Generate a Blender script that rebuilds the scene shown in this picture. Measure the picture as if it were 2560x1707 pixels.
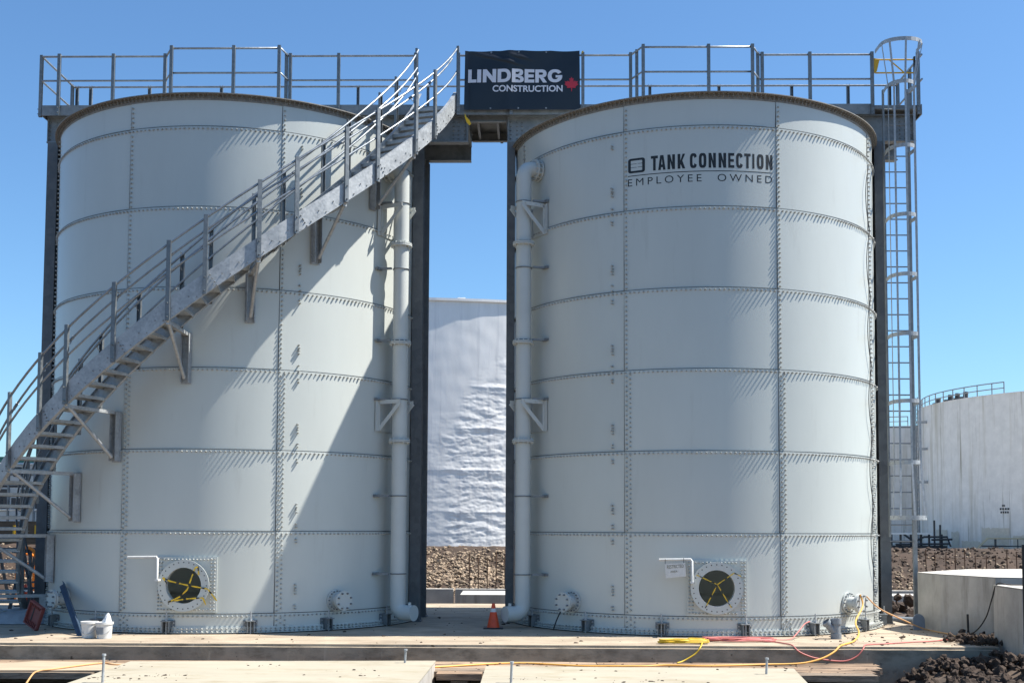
import bpy, math, random
import numpy as np
from mathutils import Vector, Matrix, noise

random.seed(11)
SC = bpy.context.scene
COL = SC.collection
for o in list(bpy.data.objects):
    bpy.data.objects.remove(o)
R_ = math.radians
sin, cos, pi = math.sin, math.cos, math.pi

# ------------------------------------------------------------------ camera
CAM_H, CAM_D, PITCH, ROLL = 1.8642, 24.1195, 0.065, 0.0042
cam = bpy.data.cameras.new('camera')
cam_o = bpy.data.objects.new('camera', cam)
COL.objects.link(cam_o)
cam.sensor_width = 36.0
cam.lens = 2946.8 / 2560 * 36.0
cam.shift_y = 271.3 / 2560
cam.clip_end = 5000
fw = Vector((0, cos(PITCH), sin(PITCH)))
up0 = Vector((0, -sin(PITCH), cos(PITCH)))
rt0 = Vector((1, 0, 0))
rt = cos(ROLL) * rt0 + sin(ROLL) * up0
up = -sin(ROLL) * rt0 + cos(ROLL) * up0
M = Matrix((rt, up, -fw)).transposed().to_4x4()
M.translation = Vector((0, -CAM_D, CAM_H))
cam_o.matrix_world = M
SC.camera = cam_o

# ------------------------------------------------------------------ light
SUN_EL, SUN_BACK = 55.5, 0.8          # sun from +X, a hair behind the tanks
world = bpy.data.worlds.new('World')
SC.world = world
world.use_nodes = True
nt = world.node_tree
nt.nodes.clear()
sky = nt.nodes.new('ShaderNodeTexSky')
sky.sky_type = 'NISHITA'
sky.sun_disc = False
sky.sun_elevation = R_(SUN_EL)
sky.sun_rotation = R_(90 - SUN_BACK)
sky.altitude = 0
sky.air_density = 1.0
sky.dust_density = 0.6
sky.ozone_density = 2.5
bg = nt.nodes.new('ShaderNodeBackground')
bg.inputs['Strength'].default_value = 0.085
wo = nt.nodes.new('ShaderNodeOutputWorld')
tint = nt.nodes.new('ShaderNodeMixRGB')      # the clear, slightly deeper blue of this sky
tint.blend_type = 'MULTIPLY'
tint.inputs['Fac'].default_value = 1.0
tint.inputs['Color2'].default_value = (0.71, 0.97, 1.15, 1)
nt.links.new(sky.outputs['Color'], tint.inputs['Color1'])
nt.links.new(tint.outputs['Color'], bg.inputs['Color'])
nt.links.new(bg.outputs['Background'], wo.inputs['Surface'])
sun = bpy.data.lights.new('sun', 'SUN')
sun.energy = 5.0
sun.angle = R_(0.53)
sun.color = (1.0, 0.955, 0.87)
sun_o = bpy.data.objects.new('sun', sun)
COL.objects.link(sun_o)
sdir = Vector((cos(R_(SUN_EL)) * cos(R_(SUN_BACK)), cos(R_(SUN_EL)) * sin(R_(SUN_BACK)), sin(R_(SUN_EL))))
sun_o.rotation_euler = sdir.to_track_quat('Z', 'Y').to_euler()
sun_o.location = (20, 0, 30)
SC.view_settings.view_transform = 'Standard'
SC.view_settings.look = 'None'
SC.view_settings.gamma = 1
SC.view_settings.use_curve_mapping = False
SC.view_settings.exposure = 0.92

# ------------------------------------------------------------------ materials
def mat(name, col, rough=0.6, metal=0.0, var=0.0, scale=6.0, stretch=(1, 1, 1), bump=0.0, bscale=40.0, col2=None, thr=None, spec=0.5, detail=5, extra=None):
    m = bpy.data.materials.new(name)
    m.use_nodes = True
    n, l = m.node_tree.nodes, m.node_tree.links
    b = n['Principled BSDF']
    b.inputs['Roughness'].default_value = rough
    b.inputs['Metallic'].default_value = metal
    b.inputs['Specular IOR Level'].default_value = spec
    b.inputs['Base Color'].default_value = (*col, 1)
    tc = n.new('ShaderNodeTexCoord')
    mp = n.new('ShaderNodeMapping')
    mp.inputs['Scale'].default_value = stretch
    l.new(tc.outputs['Object'], mp.inputs['Vector'])
    if var > 0 or col2:
        t = n.new('ShaderNodeTexNoise')
        t.inputs['Scale'].default_value = scale
        t.inputs['Detail'].default_value = detail
        t.inputs['Roughness'].default_value = 0.62
        l.new(mp.outputs['Vector'], t.inputs['Vector'])
        r = n.new('ShaderNodeValToRGB')
        lo, hi = thr if thr else (0.32, 0.68)
        r.color_ramp.elements[0].position = lo
        r.color_ramp.elements[1].position = hi
        c1 = tuple(max(0, c * (1 - var)) for c in col)
        c2 = col2 if col2 else tuple(min(1, c * (1 + var)) for c in col)
        r.color_ramp.elements[0].color = (*c1, 1)
        r.color_ramp.elements[1].color = (*c2, 1)
        l.new(t.outputs['Fac'], r.inputs['Fac'])
        out = r.outputs['Color']
        if extra:                       # (scale, stretch, color, lo, hi): a second layer of marks
            for (sc, st, cc, a, z) in extra:
                mp2 = n.new('ShaderNodeMapping')
                mp2.inputs['Scale'].default_value = st
                l.new(tc.outputs['Object'], mp2.inputs['Vector'])
                t2 = n.new('ShaderNodeTexNoise')
                t2.inputs['Scale'].default_value = sc
                t2.inputs['Detail'].default_value = 6
                t2.inputs['Roughness'].default_value = 0.65
                l.new(mp2.outputs['Vector'], t2.inputs['Vector'])
                mr = n.new('ShaderNodeMapRange')
                mr.inputs['From Min'].default_value = a
                mr.inputs['From Max'].default_value = z
                l.new(t2.outputs['Fac'], mr.inputs['Value'])
                mx = n.new('ShaderNodeMixRGB')
                mx.inputs['Color2'].default_value = (*cc, 1)
                l.new(mr.outputs['Result'], mx.inputs['Fac'])
                l.new(out, mx.inputs['Color1'])
                out = mx.outputs['Color']
        l.new(out, b.inputs['Base Color'])
    if bump > 0:
        t3 = n.new('ShaderNodeTexNoise')
        t3.inputs['Scale'].default_value = bscale
        t3.inputs['Detail'].default_value = 6
        l.new(mp.outputs['Vector'], t3.inputs['Vector'])
        bp = n.new('ShaderNodeBump')
        bp.inputs['Strength'].default_value = bump
        bp.inputs['Distance'].default_value = 0.02
        l.new(t3.outputs['Fac'], bp.inputs['Height'])
        l.new(bp.outputs['Normal'], b.inputs['Normal'])
    return m

def galv(name, col, metal=0.35, rough=0.5, sc=28):
    """hot dip galvanised steel: spangle cells of slightly different grey"""
    m = mat(name, col, rough, metal)
    n, l = m.node_tree.nodes, m.node_tree.links
    b = n['Principled BSDF']
    tc = n['Texture Coordinate']
    v = n.new('ShaderNodeTexVoronoi')
    v.inputs['Scale'].default_value = sc
    l.new(tc.outputs['Object'], v.inputs['Vector'])
    t = n.new('ShaderNodeTexNoise')
    t.inputs['Scale'].default_value = 3.5
    t.inputs['Detail'].default_value = 5
    l.new(tc.outputs['Object'], t.inputs['Vector'])
    sep = n.new('ShaderNodeSeparateColor')
    l.new(v.outputs['Color'], sep.inputs['Color'])
    ad = n.new('ShaderNodeMath'); ad.operation = 'MULTIPLY_ADD'
    ad.inputs[1].default_value = 0.35
    l.new(sep.outputs['Red'], ad.inputs[0]); l.new(t.outputs['Fac'], ad.inputs[2])
    r = n.new('ShaderNodeValToRGB')
    r.color_ramp.elements[0].position = 0.35
    r.color_ramp.elements[1].position = 0.95
    r.color_ramp.elements[0].color = (*[c * 0.76 for c in col], 1)
    r.color_ramp.elements[1].color = (*[min(1, c * 1.22) for c in col], 1)
    l.new(ad.outputs['Value'], r.inputs['Fac'])
    l.new(r.outputs['Color'], b.inputs['Base Color'])
    mr = n.new('ShaderNodeMapRange')
    mr.inputs['To Min'].default_value = rough - 0.12
    mr.inputs['To Max'].default_value = rough + 0.15
    l.new(ad.outputs['Value'], mr.inputs['Value'])
    l.new(mr.outputs['Result'], b.inputs['Roughness'])
    return m

PAINT = mat('tank_paint', (0.505, 0.53, 0.505), 0.34, var=0.035, scale=0.9, stretch=(1, 1, 0.35), bump=0.03, bscale=3.0,
            extra=[(5.0, (1, 1, 0.12), (0.40, 0.41, 0.38), 0.60, 1.0)])
def sheet_variation(m):
    n, l = m.node_tree.nodes, m.node_tree.links
    b = n['Principled BSDF']
    src = b.inputs['Base Color'].links[0].from_socket
    oi = n.new('ShaderNodeObjectInfo')
    mr = n.new('ShaderNodeMapRange')
    mr.inputs['To Min'].default_value = 0.955; mr.inputs['To Max'].default_value = 1.03
    l.new(oi.outputs['Random'], mr.inputs['Value'])
    hs = n.new('ShaderNodeHueSaturation')
    l.new(mr.outputs['Result'], hs.inputs['Value'])
    l.new(src, hs.inputs['Color'])
    tc = n['Texture Coordinate']
    t = n.new('ShaderNodeTexNoise'); t.inputs['Scale'].default_value = 2.2; t.inputs['Detail'].default_value = 8; t.inputs['Roughness'].default_value = .78
    l.new(tc.outputs['Object'], t.inputs['Vector'])
    m2 = n.new('ShaderNodeMapRange'); m2.inputs['From Min'].default_value = .735; m2.inputs['From Max'].default_value = .80
    l.new(t.outputs['Fac'], m2.inputs['Value'])
    mx = n.new('ShaderNodeMixRGB'); mx.inputs['Color2'].default_value = (.17, .17, .165, 1)
    l.new(m2.outputs['Result'], mx.inputs['Fac']); l.new(hs.outputs['Color'], mx.inputs['Color1'])
    l.new(mx.outputs['Color'], b.inputs['Base Color'])
sheet_variation(PAINT)
BOLT = mat('bolt_cap', (0.36, 0.365, 0.345), 0.4, var=0.22, scale=26)
SEAL = mat('seam_sealant', (0.10, 0.105, 0.105), 0.7)
RIM = mat('rim_paint_bounce', (0.22, 0.205, 0.182), 0.6, var=0.25, scale=14, extra=[(9.0, (1, 1, 1), (0.13, 0.10, 0.07), 0.55, 0.8)])  # slight tan of ground bounce and dust put into the base colour
GALV = galv('galvanised_steel', (0.36, 0.375, 0.385), 0.3, 0.48)
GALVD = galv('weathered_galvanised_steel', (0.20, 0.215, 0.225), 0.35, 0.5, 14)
RAIL = galv('galvanised_pipe', (0.27, 0.29, 0.31), 0.7, 0.36, 40)
GALVP = galv('galvanised_post', (0.17, 0.185, 0.195), 0.45, 0.42, 24)
COLM = galv('shaded_column_steel', (0.115, 0.12, 0.125), 0.25, 0.5, 9)  # galvanised too; its look in shade is put into the dark base colour
TREAD = galv('tread_grating', (0.36, 0.385, 0.40), 0.3, 0.5, 30)
PIPE = mat('pipe_paint', (0.50, 0.52, 0.50), 0.5, var=0.04, scale=2.0)
BLACK = mat('black_print', (0.008, 0.009, 0.010), 0.5)
RUBBER = mat('black_rubber', (0.015, 0.015, 0.016), 0.6)
BANNER = mat('banner_vinyl', (0.008, 0.011, 0.017), 0.38, var=0.1, scale=4)
WHITE = mat('white_print', (0.62, 0.62, 0.68), 0.5, var=0.05, scale=10)
REDP = mat('red_print', (0.45, 0.02, 0.04), 0.5)
CAPC = mat('trowelled_concrete', (0.50, 0.47, 0.42), 0.85, var=0.1, scale=3)
WHITEPL = mat('white_plastic', (0.62, 0.62, 0.60), 0.4, var=0.08, scale=14, extra=[(16, (1, 1, 1), (0.35, 0.34, 0.32), 0.62, 0.8)])
YELLOW = mat('yellow_paint', (0.62, 0.36, 0.01), 0.5)
TAPEY = mat('tape_yellow', (0.72, 0.47, 0.02), 0.45)
TAPEB = mat('tape_black', (0.02, 0.018, 0.012), 0.5)
CORD = mat('orange_cord', (0.78, 0.40, 0.08), 0.5)
CORDY = mat('yellow_cord', (0.62, 0.42, 0.03), 0.5)
CORDT = mat('tan_cord', (0.60, 0.33, 0.14), 0.55)
HOSE = mat('red_hose', (0.55, 0.16, 0.14), 0.5)
CONE = mat('cone_orange', (0.72, 0.07, 0.015), 0.5, var=.12, scale=9, extra=[(14, (1, 1, 1), (.25, .07, .03), .58, .8)])
CONER = mat('cone_collar', (0.62, 0.60, 0.58), 0.4)
REDPL = mat('red_plastic', (0.22, 0.06, 0.055), 0.5, var=0.15, scale=12)
BLUE = mat('blue_paint', (0.045, 0.075, 0.12), 0.5, var=0.25, scale=10)
GREYPL = mat('grey_plastic', (0.20, 0.225, 0.25), 0.4, var=0.08, scale=12)
GREEN = mat('green_trim', (0.02, 0.13, 0.11), 0.5)
ORANGE = mat('orange_plastic', (0.85, 0.22, 0.01), 0.45)
CONC = mat('slab_concrete', (0.40, 0.325, 0.24), 0.88, var=0.16, scale=2.2, bump=0.25, bscale=30,
           extra=[(1.1, (0.6, 1.6, 1), (0.27, 0.215, 0.155), 0.46, 0.66), (3.2, (0.5, 3.0, 1), (0.20, 0.155, 0.11), 0.57, 0.70), (20, (1, 1, 1), (0.12, 0.085, 0.055), 0.67, 0.73)])
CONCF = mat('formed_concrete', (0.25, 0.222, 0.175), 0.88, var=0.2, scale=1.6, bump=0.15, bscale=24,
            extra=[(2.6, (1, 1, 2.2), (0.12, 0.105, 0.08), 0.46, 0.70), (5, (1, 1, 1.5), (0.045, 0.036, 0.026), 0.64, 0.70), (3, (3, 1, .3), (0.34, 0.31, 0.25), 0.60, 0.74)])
CONCW = mat('wall_concrete', (0.40, 0.37, 0.33), 0.9, var=0.2, scale=1.3, bump=0.15, bscale=20,
            extra=[(2.4, (1.4, 1.4, 0.18), (0.20, 0.18, 0.15), 0.52, 0.75)])
PLYW = mat('form_board', (0.385, 0.345, 0.265), 0.75, var=0.08, scale=1.2, stretch=(0.6, 2.0, 1), bump=0.05,
           extra=[(2.2, (0.5, 1.2, 1), (0.30, 0.25, 0.165), 0.52, 0.72), (6, (0.3, 2.6, 1), (0.17, 0.125, 0.075), 0.635, 0.70), (30, (1, 1, 1), (0.12, 0.09, 0.05), 0.70, 0.74)])
WOOD2 = mat('grey_timber', (0.25, 0.19, 0.14), 0.85, var=0.3, scale=4.0, stretch=(0.35, 8, 8), bump=0.4, bscale=12, extra=[(5, (0.3, 2.4, 2), (0.06, 0.045, 0.03), 0.47, 0.62)])
WOOD3 = mat('pale_timber', (0.40, 0.29, 0.20), 0.85, var=0.25, scale=4.0, stretch=(0.35, 8, 8), bump=0.4, bscale=12, extra=[(5, (0.3, 2.4, 2), (0.13, 0.09, 0.06), 0.50, 0.66)])
WOOD = mat('weathered_timber', (0.30, 0.205, 0.135), 0.85, var=0.3, scale=4.0, stretch=(0.35, 8, 8), bump=0.4, bscale=12,
           extra=[(5, (0.3, 2.4, 2), (0.08, 0.055, 0.038), 0.48, 0.62)])
PLYS = mat('plywood_sheet', (0.42, 0.33, 0.23), 0.8, var=0.14, scale=3, stretch=(0.6, 3, 1), bump=0.1)
DARKW = mat('dark_timber', (0.10, 0.075, 0.05), 0.9, var=0.4, scale=5, stretch=(0.3, 6, 6), bump=0.3)
SOIL = mat('soil', (0.085, 0.06, 0.043), 0.95, var=0.4, scale=3.0, bump=0.6, bscale=14)
CLOD = mat('clod_soil', (0.050, 0.032, 0.022), 0.95, var=0.45, scale=9.0, bump=0.8, bscale=20)
BERM = mat('berm_soil', (0.052, 0.033, 0.022), 0.95, var=0.4, scale=2.0, bump=0.8, bscale=10)
STONE = mat('berm_stone', (0.28, 0.21, 0.145), 0.9, var=0.7, scale=5.0, bump=0.3, bscale=20)
FOAM = mat('foam_coat', (0.84, 0.82, 0.79), 0.7, var=0.06, scale=2.0, stretch=(1, 1, 0.3), bump=0.12, bscale=9,
           extra=[(1.6, (1.5, 1.5, 0.06), (0.50, 0.50, 0.52), 0.55, 0.75)])
OLDT = mat('old_tank_paint', (0.70, 0.67, 0.63), 0.6, var=0.08, scale=1.2,
           extra=[(.55, (1.8, 1.8, 0.09), (0.42, 0.37, 0.28), 0.50, 0.72), (1.6, (2.0, 2.0, 0.06), (0.22, 0.19, 0.13), 0.58, 0.76)])
PATCH = mat('patch_paint', (0.56, 0.51, 0.42), 0.7, var=0.1, scale=4)
DARK = mat('dark_steel', (0.035, 0.036, 0.04), 0.6)
RUST = mat('rebar_rust', (0.085, 0.045, 0.025), 0.9)
PIPER = mat('rail_cream', (0.46, 0.38, 0.24), 0.6)
LEAF = mat('weed_leaf', (0.16, 0.17, 0.015), 0.6)
BAG = mat('clear_bag', (0.62, 0.63, 0.64), 0.35)
BWALL = mat('pale_cladding', (0.42, 0.43, 0.43), 0.7, var=0.08, scale=1.0)
TARP = mat('tarp', (0.30, 0.31, 0.33), 0.7, var=0.2, scale=5)

# ------------------------------------------------------------------ mesh helpers
INV = {}
def link(o, parent=None):
    COL.objects.link(o)
    if parent is not None:
        o.parent = parent
        o.matrix_parent_inverse = INV[parent.name]
    return o

def thing(name, label, cat, loc=(0, 0, 0), group=None):
    o = bpy.data.objects.new(name, None)
    o.empty_display_size = 0.2
    o.location = loc
    COL.objects.link(o)
    INV[o.name] = Matrix.Translation(-Vector(loc))
    o['label'] = label
    o['category'] = cat
    if group:
        o['group'] = group
    return o

def tag(o, label=None, cat=None, group=None, kind=None):
    if label: o['label'] = label
    if cat: o['category'] = cat
    if group: o['group'] = group
    if kind: o['kind'] = kind
    return o

class MB:
    """collects shapes, then links them as ONE mesh object"""
    def __init__(s, xf=None):
        s.v, s.f, s.m, s.s, s.xf = [], [], [], [], xf
    def add(s, vs, fs, m=0, smooth=False):
        b = len(s.v)
        if s.xf:
            vs = [s.xf(p) for p in vs]
        s.v.extend(tuple(p) for p in vs)
        for f in fs:
            s.f.append(tuple(b + i for i in f)); s.m.append(m); s.s.append(smooth)
        return s
    def frame(s, o, ax, ay, az, sx, sy, sz, m=0):
        o, ax, ay, az = Vector(o), Vector(ax) * sx / 2, Vector(ay) * sy / 2, Vector(az) * sz / 2
        vs = [o + a * ax + b * ay + c * az for c in (-1, 1) for b in (-1, 1) for a in (-1, 1)]
        return s.add(vs, [(0, 2, 3, 1), (4, 5, 7, 6), (0, 1, 5, 4), (2, 6, 7, 3), (0, 4, 6, 2), (1, 3, 7, 5)], m)
    def box(s, x0, x1, y0, y1, z0, z1, m=0):
        return s.frame(((x0 + x1) / 2, (y0 + y1) / 2, (z0 + z1) / 2), (1, 0, 0), (0, 1, 0), (0, 0, 1), x1 - x0, y1 - y0, z1 - z0, m)
    def bar(s, p, q, w, h, up=(0, 0, 1), m=0):
        p, q = Vector(p), Vector(q)
        d = q - p
        L = d.length
        d.normalize()
        side = d.cross(Vector(up))
        if side.length < 1e-4:
            side = d.cross(Vector((0, 1, 0)))
        side.normalize()
        u = side.cross(d).normalized()
        return s.frame((p + q) / 2, d, side, u, L, w, h, m)
    def ibeam(s, p, q, w, h, t=0.014, up=(0, 0, 1), m=0):
        p, q = Vector(p), Vector(q)
        d = (q - p).normalized()
        side = d.cross(Vector(up)).normalized()
        u = side.cross(d).normalized()
        s.bar(p + u * (h / 2 - t / 2), q + u * (h / 2 - t / 2), w, t, up, m)
        s.bar(p - u * (h / 2 - t / 2), q - u * (h / 2 - t / 2), w, t, up, m)
        s.bar(p, q, t, h - 2 * t, up, m)
        return s
    def tube(s, pts, r, n=8, closed=False, m=0, caps=True, r2=None):
        P = [Vector(p) for p in pts]
        k = len(P)
        T = []
        for i in range(k):
            if closed:
                t = P[(i + 1) % k] - P[i - 1]
            else:
                t = P[min(i + 1, k - 1)] - P[max(i - 1, 0)]
            T.append(t.normalized())
        a = Vector((0, 0, 1)) if abs(T[0].z) < 0.9 else Vector((1, 0, 0))
        nrm = (a - T[0] * a.dot(T[0])).normalized()
        vs = []
        for i in range(k):
            nrm = (nrm - T[i] * nrm.dot(T[i])).normalized()
            bn = T[i].cross(nrm)
            rr = r if r2 is None else r + (r2 - r) * i / (k - 1)
            for j in range(n):
                an = 2 * pi * j / n
                vs.append(P[i] + (nrm * cos(an) + bn * sin(an)) * rr)
        fs = []
        for i in range(k if closed else k - 1):
            a0, b0 = i * n, ((i + 1) % k) * n
            for j in range(n):
                fs.append((a0 + j, a0 + (j + 1) % n, b0 + (j + 1) % n, b0 + j))
        s.add(vs, fs, m, True)
        if caps and not closed:
            s.add(vs[:n], [tuple(reversed(range(n)))], m)
            s.add(vs[-n:], [tuple(range(n))], m)
        return s
    def cyl(s, p, q, r, n=16, m=0, r2=None):
        return s.tube([p, q], r, n, m=m, r2=r2)
    def ringplate(s, c, nrm, r0, r1, t, n=32, m=0):
        """flat annulus with thickness"""
        c, nrm = Vector(c), Vector(nrm).normalized()
        a = Vector((0, 0, 1)) if abs(nrm.z) < 0.9 else Vector((1, 0, 0))
        u = (a - nrm * a.dot(nrm)).normalized(); w = nrm.cross(u)
        vs = []
        for (r, h) in ((r0, 0), (r1, 0), (r1, t), (r0, t)):
            for j in range(n):
                an = 2 * pi * j / n
                vs.append(c + nrm * h + (u * cos(an) + w * sin(an)) * r)
        fs = []
        for k in range(4):
            a0, b0 = k * n, ((k + 1) % 4) * n
            for j in range(n):
                fs.append((a0 + j, a0 + (j + 1) % n, b0 + (j + 1) % n, b0 + j))
        return s.add(vs, fs, m)
    def bolt(s, p, d, r=0.016, h=0.03, tip=0.012, m=0):
        p, d = Vector(p), Vector(d).normalized()
        a = Vector((0, 0, 1)) if abs(d.z) < 0.9 else Vector((1, 0, 0))
        u = (a - d * a.dot(d)).normalized(); w = d.cross(u)
        vs = []
        for (rr, hh) in ((r, 0), (r * 0.92, h), (r * 0.55, h + tip)):
            for j in range(6):
                an = pi * j / 3 + 0.3
                vs.append(p + d * hh + (u * cos(an) + w * sin(an)) * rr)
        fs = [(i * 6 + j, i * 6 + (j + 1) % 6, i * 6 + 6 + (j + 1) % 6, i * 6 + 6 + j) for i in (0, 1) for j in range(6)]
        fs.append((12, 13, 14, 15, 16, 17))
        return s.add(vs, fs, m)
    def mesh(s, name, mats):
        me = bpy.data.meshes.new(name)
        me.from_pydata(s.v, [], s.f)
        for m in (mats if isinstance(mats, (list, tuple)) else [mats]):
            me.materials.append(m)
        me.polygons.foreach_set('material_index', s.m)
        me.polygons.foreach_set('use_smooth', s.s)
        me.update()
        return me
    def build(s, name, mats, parent=None, kind=None):
        o = bpy.data.objects.new(name, s.mesh(name, mats))
        link(o, parent)
        INV[o.name] = Matrix.Identity(4)
        if kind:
            o['kind'] = kind
        return o

def inst(name, me, mtx, parent=None):
    o = bpy.data.objects.new(name, me)
    link(o, parent)
    o.matrix_basis = mtx
    return o

def text2d(body, bold=0.0, space=1.0, res=3):
    cu = bpy.data.curves.new('lettering', 'FONT')
    cu.body = body
    cu.size = 1.0
    cu.offset = bold
    cu.space_character = space
    cu.resolution_u = res
    ob = bpy.data.objects.new('lettering', cu)
    COL.objects.link(ob)
    dg = bpy.context.evaluated_depsgraph_get()
    me = bpy.data.meshes.new_from_object(ob.evaluated_get(dg))
    V = [(v.co.x, v.co.y) for v in me.vertices]
    F = [tuple(p.vertices) for p in me.polygons]
    bpy.data.objects.remove(ob)
    bpy.data.meshes.remove(me)
    bpy.data.curves.remove(cu)
    xs = [p[0] for p in V]; ys = [p[1] for p in V]
    x0, x1, y0, y1 = min(xs), max(xs), min(ys), max(ys)
    return [((x - x0) / (x1 - x0), (y - y0) / (y1 - y0)) for x, y in V], F

def glyph(ch, sx, sy, rx=.5, ry=.5):
    """heavy block capitals in a unit box as non-overlapping polygons; sx, sy are the stroke widths"""
    P = []
    q = lambda *p: P.append(list(p))
    bx_ = lambda x0, y0, x1, y1: q((x0, y0), (x1, y0), (x1, y1), (x0, y1))
    def se(a, cx, cy, hx, hy, e):
        ca, sa = cos(R_(a)), sin(R_(a))
        return (cx + hx * math.copysign(abs(ca) ** e, ca), cy + hy * math.copysign(abs(sa) ** e, sa))
    def ring(a0, a1, cx, cy, hx, hy, tx, ty, e, n=26):
        for i in range(n):
            a, b = a0 + (a1 - a0) * i / n, a0 + (a1 - a0) * (i + 1) / n
            q(se(a, cx, cy, hx - tx, hy - ty, e), se(a, cx, cy, hx, hy, e), se(b, cx, cy, hx, hy, e), se(b, cx, cy, hx - tx, hy - ty, e))
    if ch == 'I': bx_(0, 0, 1, 1)
    if ch == 'L': bx_(0, 0, sx, 1); bx_(sx, 0, 1, sy)
    if ch == 'T': bx_(0, 1 - sy, 1, 1); bx_(.5 - sx / 2, 0, .5 + sx / 2, 1 - sy)
    if ch == 'E': bx_(0, 0, sx, 1); bx_(sx, 0, 1, sy); bx_(sx, .5 - sy / 2, .93, .5 + sy / 2); bx_(sx, 1 - sy, 1, 1)
    if ch == 'N':
        k = .46
        bx_(0, 0, sx, 1); bx_(1 - sx, 0, 1, 1); q((sx, 1 - k), (1 - sx, 0), (1 - sx, k), (sx, 1))
    if ch == 'A':
        w = sx * .95; x = lambda y: w + (.5 - w) * y / .78
        q((0, 0), (w, 0), (.5, .78), (.5, 1), (.5 - w * .62, 1)); q((1, 0), (.5 + w * .62, 1), (.5, 1), (.5, .78), (1 - w, 0))
        q((x(.18), .18), (1 - x(.18), .18), (1 - x(.18 + sy), .18 + sy), (x(.18 + sy), .18 + sy))
    if ch == 'K':
        ln = lambda t: .26 + .74 * (t - sx) / (1 - sx)
        bx_(0, 0, sx, 1); q((sx, .26), (1, 1), (.66, 1), (sx, .56)); q((.40, ln(.40)), (.66, 0), (1, 0), (.62, ln(.62)))
    if ch == 'O': ring(0, 360, .5, .5, .5, .5, sx, sy, rx, 44)
    if ch == 'C': ring(22, 338, .5, .5, .5, .5, sx, sy, rx, 40)
    if ch == 'G': ring(30, 344, .5, .5, .5, .5, sx, sy, rx, 40); bx_(.54, .365, .995, .365 + sy * .8)
    if ch == 'D':
        bx_(0, 0, sx, 1); bx_(sx, 0, .45, sy); bx_(sx, 1 - sy, .45, 1); ring(-90, 90, .45, .5, .55, .5, sx, sy, .9, 22)
    if ch == 'B':
        bx_(0, 0, sx, 1)
        for (y0, y1, w) in ((0, .5, 1.0), (.5, 1, .94)):
            h = (y1 - y0) / 2; t0, t1 = (sy, sy * .5) if y0 == 0 else (sy * .5, sy)
            bx_(sx, y0, .55, y0 + t0); bx_(sx, y1 - t1, .55, y1); ring(-90, 90, .55, y0 + h, w - .55, h, sx, (t0 + t1) / 2, .8, 18)
    if ch == 'R':
        bx_(0, 0, sx, 1); bx_(sx, .36, .52, .36 + sy); bx_(sx, 1 - sy, .52, 1); ring(-90, 90, .52, .68, .44, .32, sx, sy, .85, 20); q((.38, .36), (.66, 0), (1, 0), (.72, .36))
    return P

def islands(V, F):
    par = list(range(len(V)))
    def find(a):
        while par[a] != a:
            par[a] = par[par[a]]; a = par[a]
        return a
    for f in F:
        for i in f[1:]:
            par[find(i)] = find(f[0])
    out = {}
    for f in F:
        out.setdefault(find(f[0]), []).append(f)
    res = []
    for fs in out.values():
        ids = sorted({i for f in fs for i in f}); m = {i: k for k, i in enumerate(ids)}
        res.append(([V[i] for i in ids], [tuple(m[i] for i in f) for f in fs]))
    return res

def nz(x, y, z=0.0):
    return noise.noise(Vector((x, y, z)))

# ------------------------------------------------------------------ site constants
TLC = Vector((-5.5601, 0.0, 0.0))
TRC = Vector((3.6408, -0.1597, 0.0))
TR_ = 3.6009
WA = -0.0174
def WF(p):                                  # walkway frame (u along, v back, z) -> world
    u, v, z = p
    return (TLC.x + u * cos(WA) - v * sin(WA), u * sin(WA) + v * cos(WA), z)
COURSES = [0.0, 0.336, 1.765, 3.192, 4.623, 6.049, 7.485, 8.93, 9.46]

# ================================================================== THE SETTING
def ground_z(x, y):
    z = -0.42
    if y < -5.3 and -14 < x < 5.0:                       # pit the timber mats bridge over
        z = -1.15
    if x > 7.6 and -9 < y < 12:                          # dug up soil beside the slab
        z = -0.22
    if 4.2 < x < 14 and y < -5.4:
        k = min(1.0, max(0.0, (x - 4.9) / 1.6)) * min(1.0, max(0.0, (y + 12) / 3.0))
        z = -1.15 + 0.80 * k
        if x > 7.4: z += 0.12
    if 7.8 < y < 14 and x > 8.5: z = -0.25
    return z + 0.07 * nz(x * 1.3, y * 1.3) + 0.04 * nz(x * 4, y * 4, 3)

def axis(lo, hi, step, far):
    a = list(np.arange(lo, hi + 1e-6, step))
    o = []
    d, p = step * 2, hi
    while p < far:
        p += d; d *= 1.6; o.append(p)
    q = []
    d, p = step * 2, lo
    while p > -far:
        p -= d; d *= 1.6; q.append(p)
    return sorted(q) + a + o
gx, gy_ = axis(-16, 16, 0.2, 2500), axis(-14, 14, 0.2, 2500)
g = MB()
vs = [(x, y, ground_z(x, y)) for y in gy_ for x in gx]
n = len(gx)
fs = [(j * n + i, j * n + i + 1, (j + 1) * n + i + 1, (j + 1) * n + i) for j in range(len(gy_) - 1) for i in range(n - 1)]
g.add(vs, fs, 0, True)
YARD = mat('yard_bounce_gravel', (0.40, 0.36, 0.30), 0.95, var=0.2, scale=.6, bump=.3, bscale=5)  # paleness added beyond the berm to bounce light onto the far tanks
g.m = [1 if g.v[f[0]][1] > 14 else 0 for f in g.f]
g.build('ground', [SOIL, YARD], kind='structure')

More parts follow.
